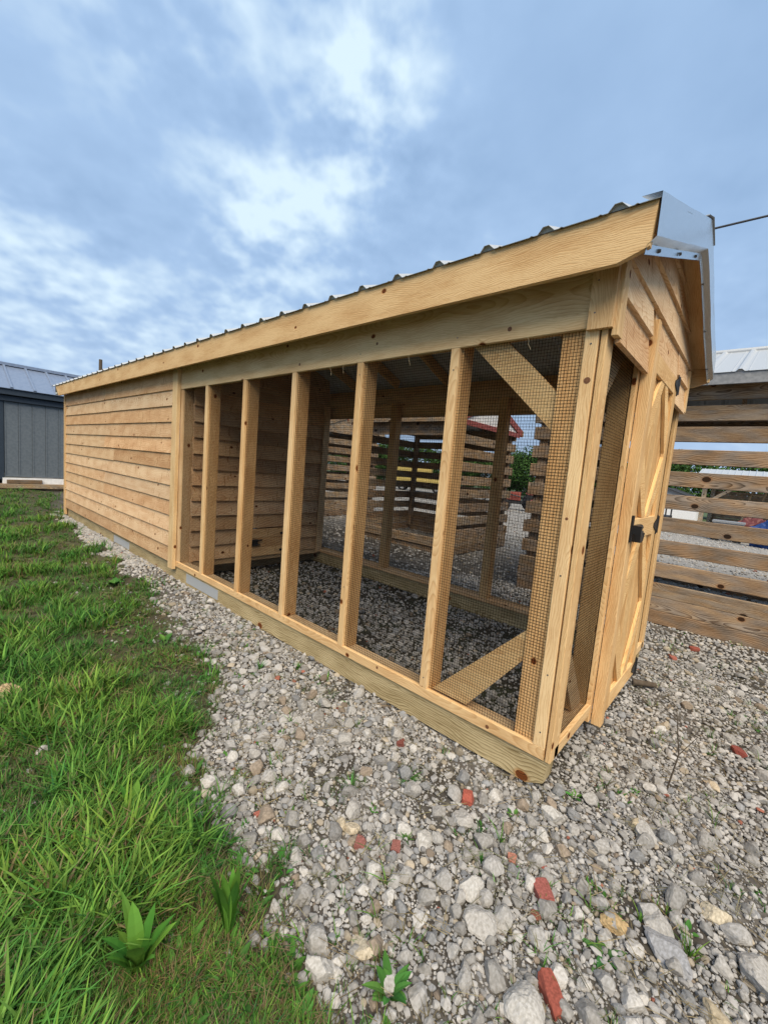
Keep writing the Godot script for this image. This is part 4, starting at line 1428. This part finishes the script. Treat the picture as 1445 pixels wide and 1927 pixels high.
func build_far_buildings() -> void:
	rng.seed = 611
	# white garage
	var at := Vector3(-6.2, 0, -46.0)
	at.y = ground_y(at.x, at.z)
	var s := thing("garage", at, "white garage with grey gable roof far beyond the slatted shed", "garage")
	var g := Geo.new()
	g.box(Vector3(-2.6, 0, -6), Vector3(2.6, 2.0, 0))
	put(s, "wall", g.mesh(), M.white)
	slab(s, "gable", PackedVector2Array([Vector2(-2.6, 2.0), Vector2(2.6, 2.0), Vector2(0, 2.85)]), Vector3(0, 0, -0.04), Vector3.RIGHT, Vector3.UP, 0.06, M.grey, Color(1, 1, 1))
	for sd in [-1.0, 1.0]:
		var r := Geo.new()
		var a := Vector3(sd * 2.9, 1.92, 0.25)
		var b := Vector3(0, 2.90, 0.25)
		var dz := Vector3(0, 0, -6.5)
		r.quad(a, b, b + dz, a + dz)
		r.quad(a - Vector3(0, 0.1, 0), b - Vector3(0, 0.1, 0), b + dz - Vector3(0, 0.1, 0), a + dz - Vector3(0, 0.1, 0))
		r.quad(a, b, b - Vector3(0, 0.1, 0), a - Vector3(0, 0.1, 0))
		r.quad(a, a + dz, a + dz - Vector3(0, 0.1, 0), a - Vector3(0, 0.1, 0))
		put(s, "roof", r.mesh(), M.dark)
	for k in 10:
		var l := Geo.new()
		l.box(Vector3(-2.6, 0.1 + 0.19 * k, 0.0), Vector3(2.6, 0.27 + 0.19 * k, 0.015))
		put(s, "siding_board", l.mesh(), M.white)
	# open pole barn
	var pb := Vector3(-1.25, 0, -21.0)
	pb.y = ground_y(pb.x, pb.z - 2.0) - 0.02
	var p := thing("pole_barn", pb, "open pole barn with grey posts behind the slatted shed", "barn")
	for q in [Vector3(0, 0, 0), Vector3(3.2, 0, 0), Vector3(6.4, 0, 0), Vector3(0, 0, -4.5), Vector3(3.2, 0, -4.5), Vector3(6.4, 0, -4.5)]:
		board(p, "post", q, q + Vector3(0, 2.35, 0), 0.16, 0.16, Vector3.RIGHT, M.slat, Color(0.9, 0.93, 0.97))
	for x in [0.0, 3.2]:
		board(p, "knee_brace", Vector3(x + 0.1, 1.45, 0.05), Vector3(x + 0.95, 2.15, 0.05), 0.12, 0.05, Vector3.UP, M.slat, Color(0.95, 0.95, 0.95))
	board(p, "beam", Vector3(-0.2, 2.25, 0.1), Vector3(6.6, 2.25, 0.1), 0.24, 0.05, Vector3.UP, M.slat2)
	board(p, "beam", Vector3(-0.2, 2.25, -4.5), Vector3(6.6, 2.25, -4.5), 0.24, 0.05, Vector3.UP, M.slat2)
	for k in 12:
		board(p, "wall_board", Vector3(-0.1, 0.1 + 0.17 * k, -4.6), Vector3(6.5, 0.1 + 0.17 * k, -4.6), 0.16, 0.025, Vector3.UP, M.slat2)
	ribbed(p, "roof_sheet", -0.4, -0.4 + 0.23 * 31, Vector2(2.42, 0.5), Vector2(3.0, -2.2), 0.23, 0.019, M.galv)
	ribbed(p, "roof_sheet", -0.4, -0.4 + 0.23 * 31, Vector2(2.42, -5.0), Vector2(3.0, -2.2), 0.23, 0.019, M.galv)
	# ladder hung in the barn
	var ld := thing("ladder", pb + Vector3(1.55, 0.0, -1.2), "pale timber ladder leaning inside the pole barn", "ladder")
	for x in [-0.22, 0.22]:
		board(ld, "rail", Vector3(x - 0.12, 0, 0.3), Vector3(x + 0.25, 2.35, -0.5), 0.07, 0.03, Vector3.RIGHT, M.slat, Color(1, 1, 1))
	for k in 8:
		var t := (k + 0.5) / 8.0
		board(ld, "rung", Vector3(-0.34 + 0.37 * t, 2.35 * t, 0.3 - 0.8 * t), Vector3(0.10 + 0.37 * t, 2.35 * t, 0.3 - 0.8 * t), 0.05, 0.03, Vector3.UP, M.slat, Color(1, 1, 1))
	# things stored by the barn
	var tr := thing("flatbed_trailer", Vector3(-3.2, ground_y(-3.2, -20.5), -20.5), "black flatbed trailer parked left of the pole barn", "trailer")
	var q := Geo.new()
	q.box(Vector3(-0.9, 0.5, -0.8), Vector3(0.9, 0.62, 0.8))
	put(tr, "deck", q.mesh(), M.dark)
	q = Geo.new()
	q.box(Vector3(-0.85, 0.62, -0.5), Vector3(0.1, 0.98, 0.6))
	put(tr, "toolbox", q.mesh(), M.black)
	for x in [-0.85, 0.85]:
		q = Geo.new()
		q.tube(Vector3(x, 0.62, 0.75), Vector3(x, 1.0, 0.75), 0.03, 0.03)
		q.tube(Vector3(x, 0.62, -0.75), Vector3(x, 1.0, -0.75), 0.03, 0.03)
		q.tube(Vector3(x, 1.0, -0.75), Vector3(x, 1.0, 0.75), 0.03, 0.03)
		put(tr, "side_rail", q.mesh(), M.dark)
	for z in [-0.85, 0.85]:
		wheel(tr, Vector3(0.1, 0.31, z), 0.31, 0.18, Vector3.BACK, M.grey)
	var bx := thing("utility_cart", Vector3(-0.15, ground_y(-0.15, -17.5), -17.5), "grey box cart standing in front of the pole barn", "cart")
	q = Geo.new()
	q.box(Vector3(-0.42, 0.28, -0.3), Vector3(0.42, 0.66, 0.3))
	q.box(Vector3(-0.45, 0.66, -0.33), Vector3(0.45, 0.72, 0.33))
	put(bx, "body", q.mesh(), M.grey)
	for x in [-0.3, 0.3]:
		wheel(bx, Vector3(x, 0.15, 0.34), 0.15, 0.07, Vector3.BACK, M.grey)
		wheel(bx, Vector3(x, 0.15, -0.34), 0.15, 0.07, Vector3.BACK, M.grey)
	tarp("tarp_heap", Vector3(0.95, 0, -16.5), Vector3(0.55, 0.62, 0.5), M.blue, "blue tarp heap in front of the pole barn", 31)
	tarp("tarp_heap", Vector3(0.35, 0, -18.8), Vector3(0.75, 0.66, 0.5), M.maroon, "dark red tarp heap beside the blue one", 32)
	# yellow van seen through the slats of the middle shed
	var yv := Vector3(-24.5, ground_y(-24.5, -31.0), -31.0)
	var vn := thing("yellow_van", yv, "yellow box van parked far behind the open middle shed", "van")
	q = Geo.new()
	q.box(Vector3(-2.2, 0.45, -0.9), Vector3(1.4, 2.3, 0.9))
	put(vn, "box_body", q.mesh(), M.yellow)
	q = Geo.new()
	q.box(Vector3(1.41, 0.45, -0.85), Vector3(2.9, 1.15, 0.85))
	q.quad(Vector3(1.41, 1.15, 0.85), Vector3(2.3, 1.15, 0.85), Vector3(1.9, 1.9, 0.8), Vector3(1.41, 1.9, 0.8))
	q.quad(Vector3(1.41, 1.15, -0.85), Vector3(2.3, 1.15, -0.85), Vector3(1.9, 1.9, -0.8), Vector3(1.41, 1.9, -0.8))
	q.quad(Vector3(1.41, 1.9, 0.8), Vector3(1.9, 1.9, 0.8), Vector3(1.9, 1.9, -0.8), Vector3(1.41, 1.9, -0.8))
	put(vn, "cab", q.mesh(), M.yellow)
	q = Geo.new()
	q.quad(Vector3(2.3, 1.15, 0.85), Vector3(1.9, 1.9, 0.8), Vector3(1.9, 1.9, -0.8), Vector3(2.3, 1.15, -0.85))
	put(vn, "windscreen", q.mesh(), M.glass)
	for x in [-1.3, 2.0]:
		for z in [-0.8, 0.8]:
			wheel(vn, Vector3(x, 0.36, z), 0.36, 0.22, Vector3.BACK, M.grey)
	vn.rotation.y = 0.55
	# pole and overhead cable
	var pole := thing("utility_pole", Vector3(-22.3, ground_y(-22.3, -4.0), -4.0), "thin wooden pole rising behind the far end of the hen house roof", "pole")
	q = Geo.new()
	q.tube(Vector3.ZERO, Vector3(0, 5.05, 0), 0.085, 0.07, 12)
	put(pole, "shaft", q.mesh(), M.trunk)
	q = Geo.new()
	q.tube(Vector3(0, 4.4, 0), Vector3(0.16, 4.45, 0), 0.03, 0.04, 8)
	put(pole, "insulator", q.mesh(), M.grey)
	var cb := thing("overhead_cable", Vector3(-22.14, 4.55, -4.0), "dark overhead cable crossing the sky behind the roof corner", "cable")
	q = Geo.new()
	q.col = Color.WHITE
	var A := Vector3.ZERO
	var B := Vector3(5.688, 5.165, -6.500) - cb.position
	for i in 40:
		var t0 := i / 40.0
		var t1 := (i + 1) / 40.0
		var s0 := A.lerp(B, t0) - Vector3(0, 0.25 * t0 * (1.0 - t0), 0)
		var s1 := A.lerp(B, t1) - Vector3(0, 0.25 * t1 * (1.0 - t1), 0)
		q.tube(s0, s1, 0.014, 0.014, 6, false)
	put(cb, "conductor", q.mesh(), M.dark)
	var p2 := thing("utility_pole", Vector3(5.688, 0.0, -6.500), "tall wooden pole standing outside the picture that carries the cable", "pole")
	q = Geo.new()
	q.tube(Vector3.ZERO, Vector3(0, 5.46, 0), 0.13, 0.09, 12)
	put(p2, "shaft", q.mesh(), M.trunk)

func tarp(called: String, at: Vector3, size: Vector3, mat: Material, label: String, sd: int) -> void:
	var m := stone_mesh(sd, 3, 7, 0.35, size)
	var o := put(self, called, m, mat, Vector3(at.x, ground_y(at.x, at.z) + size.y * 0.55, at.z))
	tag(o, label, "tarp", "tarp heaps by the pole barn")

# ---------------------------------------------------------------- trees
func crown_mesh(sd: int) -> ArrayMesh:
	rng.seed = sd
	var g := Geo.new()
	var lobes := []
	for i in 22:
		var a := rr(0, TAU)
		var h := rr(1.1, 5.2)
		var reach := 2.1 * sin(PI * clampf((h - 0.3) / 6.0, 0.05, 1.0)) * rr(0.4, 1.0)
		lobes.append([Vector3(cos(a) * reach, h, sin(a) * reach), rr(0.7, 1.25)])
	for l in lobes:
		var base := Color(0.045, 0.095, 0.024) * rr(0.75, 1.35)
		for i in 300:
			var d := Vector3(rr(-1, 1), rr(-1, 1), rr(-1, 1))
			if d.length() > 1.0 or d.length() < 0.1:
				continue
			var p: Vector3 = l[0] + d.normalized() * l[1] * pow(d.length(), 0.35)
			var n := (d.normalized() + Vector3(rr(-0.6, 0.6), rr(-0.2, 0.8), rr(-0.6, 0.6))).normalized()
			var u := n.cross(Vector3(rr(-1, 1), rr(-1, 1), rr(-1, 1))).normalized() * rr(0.08, 0.17)
			var w := n.cross(u).normalized() * rr(0.05, 0.11)
			g.col = base * rr(0.75, 1.3)
			g.quad(p - u, p + w, p + u, p - w)
	return g.mesh()

func build_trees() -> void:
	var crowns := [crown_mesh(701), crown_mesh(702), crown_mesh(703)]
	var trunks := []
	for i in 3:
		rng.seed = 710 + i
		var g := Geo.new()
		var p := Vector3(0, -0.3, 0)
		for k in 4:
			var n := p + Vector3(rr(-0.15, 0.15), 1.1, rr(-0.15, 0.15))
			g.tube(p, n, 0.16 - 0.03 * k, 0.13 - 0.03 * k, 8)
			for j in 3:
				var a := rr(0, TAU)
				g.tube(n, n + Vector3(cos(a) * 1.1, rr(0.5, 1.0), sin(a) * 1.1), 0.06, 0.02, 5)
			p = n
		trunks.append(g.mesh())
	rng.seed = 720
	var x := -66.0
	var i := 0
	while x < 16.0:
		var z := -57.0 + rr(-4.0, 3.0)
		var t := thing("hedgerow_tree", Vector3(x, ground_y(x, z), z), "leafy green tree in the far row behind the yard", "tree", "trees in the far row behind the yard")
		put(t, "trunk", trunks[i % 3], M.trunk)
		put(t, "crown", crowns[i % 3], M.leaf)
		t.rotation.y = rr(0, TAU)
		t.scale = Vector3(rr(1.15, 1.5), rr(1.05, 1.35), rr(1.15, 1.5))
		x += rr(1.9, 3.2)
		i += 1

# ---------------------------------------------------------------- single stones, brick pieces, plants
func lone_stone(called: String, x: float, z: float, size: Vector3, turn: float, col: Color, sd: int, label: String, category: String, group := "", planes := 10, rough := 0.10) -> void:
	var mat: StandardMaterial3D = M.rock.duplicate()
	mat.vertex_color_use_as_albedo = false
	mat.albedo_color = col.linear_to_srgb()
	var o := put(self, called, stone_mesh(sd, 3, planes, rough, size), mat, Vector3(x, ground_y(x, z) + size.y * 0.42, z))
	o.rotation = Vector3(rr(-0.12, 0.12), turn, rr(-0.12, 0.12))
	tag(o, label, category, group)

func build_lone_stones() -> void:
	rng.seed = 901
	var grey := Color(0.44, 0.425, 0.40)
	var pale := Color(0.50, 0.485, 0.455)
	var blue := Color(0.34, 0.345, 0.36)
	var tan := Color(0.50, 0.42, 0.29)
	var red := Color(0.30, 0.075, 0.05)
	var dull := Color(0.30, 0.115, 0.095)
	var pink := Color(0.45, 0.20, 0.14)
	for q in [
		[-0.105, 1.00, 0.052, 0.034, 0.040, 0.3, pale, "big pale grey stone at the grass edge, lowest in the picture"],
		[0.125, 0.61, 0.050, 0.030, 0.048, 1.1, grey, "square-sided grey stone between the two rough pale ones"],
		[0.062, 0.548, 0.042, 0.032, 0.042, 2.0, pale, "lumpy pale stone just above the square-sided grey one"],
		[0.295, 0.705, 0.048, 0.030, 0.062, 0.4, pale, "large pale stone beside the bright red brick lump"],
		[0.525, 0.30, 0.068, 0.028, 0.040, 2.5, blue, "long grey stone right of the dandelion"],
		[0.49, 0.24, 0.055, 0.026, 0.036, 2.4, grey, "flat grey stone just behind the long grey one"],
		[0.125, 0.077, 0.058, 0.036, 0.042, 0.1, pale, "rugged pale stone in front of the corner post"],
		[0.405, -0.09, 0.058, 0.030, 0.036, 2.2, grey, "grey stone leaning against a tan stone right of the corner"],
		[-0.06, 0.885, 0.044, 0.026, 0.032, 2.8, Color(0.56, 0.49, 0.37), "smooth cream stone near the grass edge"],
		[-0.136, 0.517, 0.038, 0.026, 0.034, 0.9, pale, "pale round stone right of the small red brick chip"],
		[0.71, 0.19, 0.070, 0.034, 0.048, 1.9, grey, "big grey stone at the lower right border"],
		[-0.098, 0.336, 0.042, 0.024, 0.034, 0.2, grey, "flat-topped grey stone under the bright red brick piece"],
		[0.25, 0.86, 0.060, 0.032, 0.046, 1.4, pale, "broad pale stone at the bottom edge below the red lump"]]:
		lone_stone("yard_stone", q[0], q[1], Vector3(q[2], q[3], q[4]), q[5], q[6], int(1000 + q[0] * 311 + q[1] * 77), q[7], "stone")
	for q in [
		[0.40, 0.32, 0.044, 0.020, 0.030, 0.8, Color(0.46, 0.33, 0.17), "ochre stone with a broken face behind the dandelion"],
		[0.615, 0.075, 0.046, 0.026, 0.034, 0.3, Color(0.60, 0.53, 0.40), "cream angular stone near the right border"],
		[0.375, -0.11, 0.034, 0.028, 0.028, 0.5, tan, "small tan stone tucked beside the leaning grey one"],
		[-0.35, 0.655, 0.034, 0.024, 0.024, 1.2, Color(0.58, 0.50, 0.37), "cream grooved stone above the red-brown brick half"],
		[-0.392, 0.668, 0.018, 0.020, 0.036, 0.9, Color(0.55, 0.47, 0.34), "narrow upright cream stone beside the grooved one"],
		[0.56, -0.62, 0.050, 0.020, 0.024, 2.3, Color(0.58, 0.49, 0.36), "thin cream sliver of stone right of the gable corner"],
		[0.66, 0.40, 0.065, 0.024, 0.034, 2.6, tan, "long tan stone with dry grass at the lower right"]]:
		lone_stone("tan_stone", q[0], q[1], Vector3(q[2], q[3], q[4]), q[5], q[6], int(1500 + q[0] * 311 + q[1] * 77), q[7], "stone")
	for q in [
		[-0.133, 0.241, 0.034, 0.034, 0.034, 0.4, Color(0.37, 0.09, 0.06), "bright red pointed brick piece in front of the skid end"],
		[-0.192, 0.601, 0.026, 0.020, 0.036, 0.6, dull, "red-brown brick chip with a pale corner beside the grass tuft"],
		[-0.285, 0.675, 0.030, 0.024, 0.036, 0.5, dull, "red-brown brick half lying against the cream grooved stone"],
		[0.217, 0.385, 0.038, 0.028, 0.050, 0.75, Color(0.36, 0.11, 0.09), "stepped red brick fragment above the dandelion"],
		[0.327, 0.622, 0.036, 0.030, 0.064, 1.0, red, "largest red brick lump, at the bottom edge"],
		[0.098, 0.349, 0.020, 0.014, 0.026, 0.3, pink, "small pink brick chip beside a green weed"],
		[-0.613, 0.861, 0.022, 0.014, 0.016, 1.8, Color(0.42, 0.14, 0.10), "tiny red brick chip near the left grass edge"],
		[-0.51, 0.191, 0.036, 0.022, 0.026, 2.0, Color(0.20, 0.06, 0.045), "dark red brick piece close to the middle of the skid"],
		[0.318, -2.50, 0.055, 0.030, 0.035, 0.4, red, "red brick piece before the slatted shed wall, right one of two"],
		[0.226, -2.114, 0.040, 0.024, 0.034, 2.0, Color(0.42, 0.14, 0.10), "red brick piece nearest the door end, left one of two"],
		[0.636, -1.005, 0.050, 0.028, 0.034, 2.3, Color(0.24, 0.055, 0.04), "dark red brick piece near the right border of the yard"],
		[0.185, 0.29, 0.016, 0.010, 0.014, 1.0, red, "tiny bright red brick crumb above the stepped fragment"]]:
		lone_stone("brick_fragment", q[0], q[1], Vector3(q[2], q[3], q[4]), q[5], q[6], int(2000 + q[0] * 311 + q[1] * 77), q[7], "brick piece", "", 6, 0.06)

func plant(called: String, x: float, z: float, leaves: int, len0: float, len1: float, wide: float, up: float, col: Color, label: String, category: String) -> void:
	var o := thing(called, Vector3(x, ground_y(x, z), z), label, category)
	for i in leaves:
		var a := TAU * i / leaves * 1.0 + rr(-0.5, 0.5)
		var L := rr(len0, len1)
		var g := Geo.new()
		var c := col * rr(0.6, 1.3)
		c.r *= rr(0.8, 1.4)
		var out := Vector3(cos(a), 0, sin(a)) * L * (1.0 - up) * rr(0.5, 1.2)
		blade(g, Vector3(cos(a), 0, sin(a)) * 0.008, out, L * maxf(up, 0.25) * rr(0.8, 1.1), wide * rr(0.7, 1.2), c * 0.9, c * 1.1, 0.16 if wide > 0.008 else 0.0, 7)
		put(o, "leaf", g.mesh(), M.leaf)

func build_plants() -> void:
	rng.seed = 951
	var g1 := Color(0.075, 0.20, 0.03)
	var g2 := Color(0.06, 0.17, 0.035)
	plant("plantain", -0.335, 1.116, 20, 0.13, 0.28, 0.026, 0.82, g1, "tall upright plantain with broad bright leaves at the gravel edge", "weed")
	plant("plantain", -0.385, 1.315, 18, 0.12, 0.25, 0.028, 0.68, g1, "spreading broad-leaved plantain at the bottom left", "weed")
	plant("plantain", -0.841, 1.186, 12, 0.10, 0.20, 0.024, 0.75, g1, "narrow plantain standing in the grass above the spreading one", "weed")
	plant("plantain", -0.62, 1.36, 8, 0.06, 0.12, 0.024, 0.6, Color(0.07, 0.19, 0.03), "pale broad-leaved weed near the lower left border", "weed")
	plant("dock_weed", -3.55, 0.50, 14, 0.10, 0.17, 0.05, 0.5, Color(0.06, 0.18, 0.04), "large leafy dock weed by the gravel strip beside the siding", "weed")
	plant("dock_weed", -2.2, 0.58, 9, 0.07, 0.13, 0.04, 0.5, g2, "leafy weed where the grass thins out in front of the splice plate", "weed")
	plant("dandelion", 0.405, 0.43, 9, 0.07, 0.11, 0.020, 0.25, Color(0.05, 0.12, 0.035), "flat dandelion rosette on the gravel at the lower right", "weed")
	plant("dandelion", 0.05, 0.91, 12, 0.07, 0.13, 0.022, 0.55, g2, "dandelion tuft at the bottom middle among pale stones", "weed")
	plant("dandelion", 0.154, -0.105, 7, 0.04, 0.07, 0.014, 0.4, g2, "small weed at the foot of the corner post", "weed")
	plant("dandelion", 0.02, 0.17, 8, 0.04, 0.06, 0.012, 0.5, g2, "low weed left of the rugged pale stone", "weed")
	plant("dandelion", 0.56, 0.19, 5, 0.03, 0.05, 0.012, 0.5, g2, "small weed between grey stones near the right border", "weed")
	plant("grass_tuft", -1.517, 0.298, 26, 0.05, 0.11, 0.005, 0.6, g2, "grass tuft in the gravel, left one of the close pair", "grass tuft")
	plant("grass_tuft", -1.381, 0.127, 26, 0.05, 0.10, 0.005, 0.6, g2, "grass tuft near the skid, right one of the close pair", "grass tuft")
	plant("grass_tuft", -0.491, 0.525, 24, 0.05, 0.10, 0.005, 0.55, g2, "dark grass tuft among stones below the dark red brick", "grass tuft")
	plant("grass_tuft", -0.352, 0.329, 34, 0.06, 0.12, 0.0045, 0.4, g2, "flattened grass tuft left of the bright red brick", "grass tuft")
	plant("grass_tuft", -0.19, 0.55, 14, 0.04, 0.07, 0.006, 0.5, g2, "little grass tuft above the red-brown brick chip", "grass tuft")
	# split bits of rotten wood in the grass
	for q in [[-1.95, 1.37, 0.075, 0.045, 0.05, 0.2, Color(0.58, 0.42, 0.24), "pale split wood chunk at the left border in the grass"], [-1.55, 1.22, 0.11, 0.03, 0.06, 0.5, Color(0.17, 0.085, 0.045), "dark brown rotten wood piece lying in the grass"]]:
		lone_stone("wood_chunk", q[0], q[1], Vector3(q[2], q[3], q[4]), q[5], q[6], int(3000 + q[0] * 50), q[7], "wood chunk", "", 8, 0.25)
	var st := Geo.new()
	st.tube(Vector3(0, 0.0, 0), Vector3(0.02, 0.17, 0.01), 0.004, 0.003, 6)
	st.tube(Vector3(0.02, 0.17, 0.01), Vector3(-0.01, 0.36, 0.02), 0.003, 0.0015, 6)
	st.tube(Vector3(0.02, 0.17, 0.01), Vector3(0.07, 0.27, 0.0), 0.002, 0.001, 6)
	var dk := put(self, "dead_stem", st.mesh(), M.trunk, Vector3(0.42, ground_y(0.42, -0.45), -0.45))
	tag(dk, "thin dead weed stem standing in the gravel beside the gable", "dead stem")
	var lg := Geo.new()
	lg.tube(Vector3(-0.06, 0, 0.02), Vector3(0.06, 0.01, -0.03), 0.022, 0.016, 9)
	var log_o := put(self, "wood_stick", lg.mesh(), M.trunk, Vector3(0.16, ground_y(0.16, -1.42) + 0.03, -1.42))
	tag(log_o, "short dark stick lying under the door corner", "stick")

func _ready() -> void:
	# camera, sky, sun, exposure
	var cam := Camera3D.new()
	cam.name = "camera"
	add_child(cam)
	cam.position = CAM
	cam.rotation_degrees = Vector3(-6.027, 41.629, 4.774)
	cam.fov = 101.65
	cam.near = 0.05
	cam.far = 3000.0
	cam.current = true
	view = cam.transform
	var env := Environment.new()
	env.background_mode = Environment.BG_SKY
	var sky := Sky.new()
	var pano := PanoramaSkyMaterial.new()
	pano.panorama = sky_texture()
	sky.sky_material = pano
	env.sky = sky
	env.tonemap_mode = Environment.TONE_MAPPER_LINEAR
	env.tonemap_exposure = 3.2
	env.sdfgi_enabled = true
	env.ssao_enabled = true
	env.ssil_enabled = true
	var we := WorldEnvironment.new()
	we.name = "world_environment"
	we.environment = env
	add_child(we)
	var sun := DirectionalLight3D.new()
	sun.name = "sun"
	sun.light_energy = 0.5
	sun.light_color = Color(1.0, 0.935, 0.835)
	sun.light_angular_distance = 45.0
	sun.shadow_enabled = true
	add_child(sun)
	sun.look_at_from_position(Vector3(3.3, 5.6, 3.2), Vector3.ZERO)
	# surfaces
	rng.seed = 1
	make_materials()
	bump.seed = 3
	bump.frequency = 1.0
	patchy.seed = 8
	patchy.frequency = 0.7
	patchy.fractal_octaves = 3
	# setting
	build_ground()
	rng.seed = 2
	build_gravel()
	build_grass()
	# buildings
	build_coop()
	rng.seed = 66
	wood_shed("slatted wood shed with grey metal roof, largest, at the right border", -1.36, 3.1, -2.98, -5.5, true, 2.22, M.galv, M.slat, M.galv, 0.05)
	wood_shed("slatted wood shed with red trim and white gable behind the wire run", -5.0, -2.84, -3.68, -5.5, false, 2.05, M.galv, M.red, M.white, 0.05)
	wood_shed("slatted wood shed partly hidden, farthest left behind the wire run", -9.6, -7.0, -4.4, -6.4, false, 2.05, M.galv, M.slat, M.slat2, 0.05)
	build_blue_shed()
	build_far_buildings()
	build_tractor()
	build_trees()
	# small things
	build_lone_stones()
	build_plants()
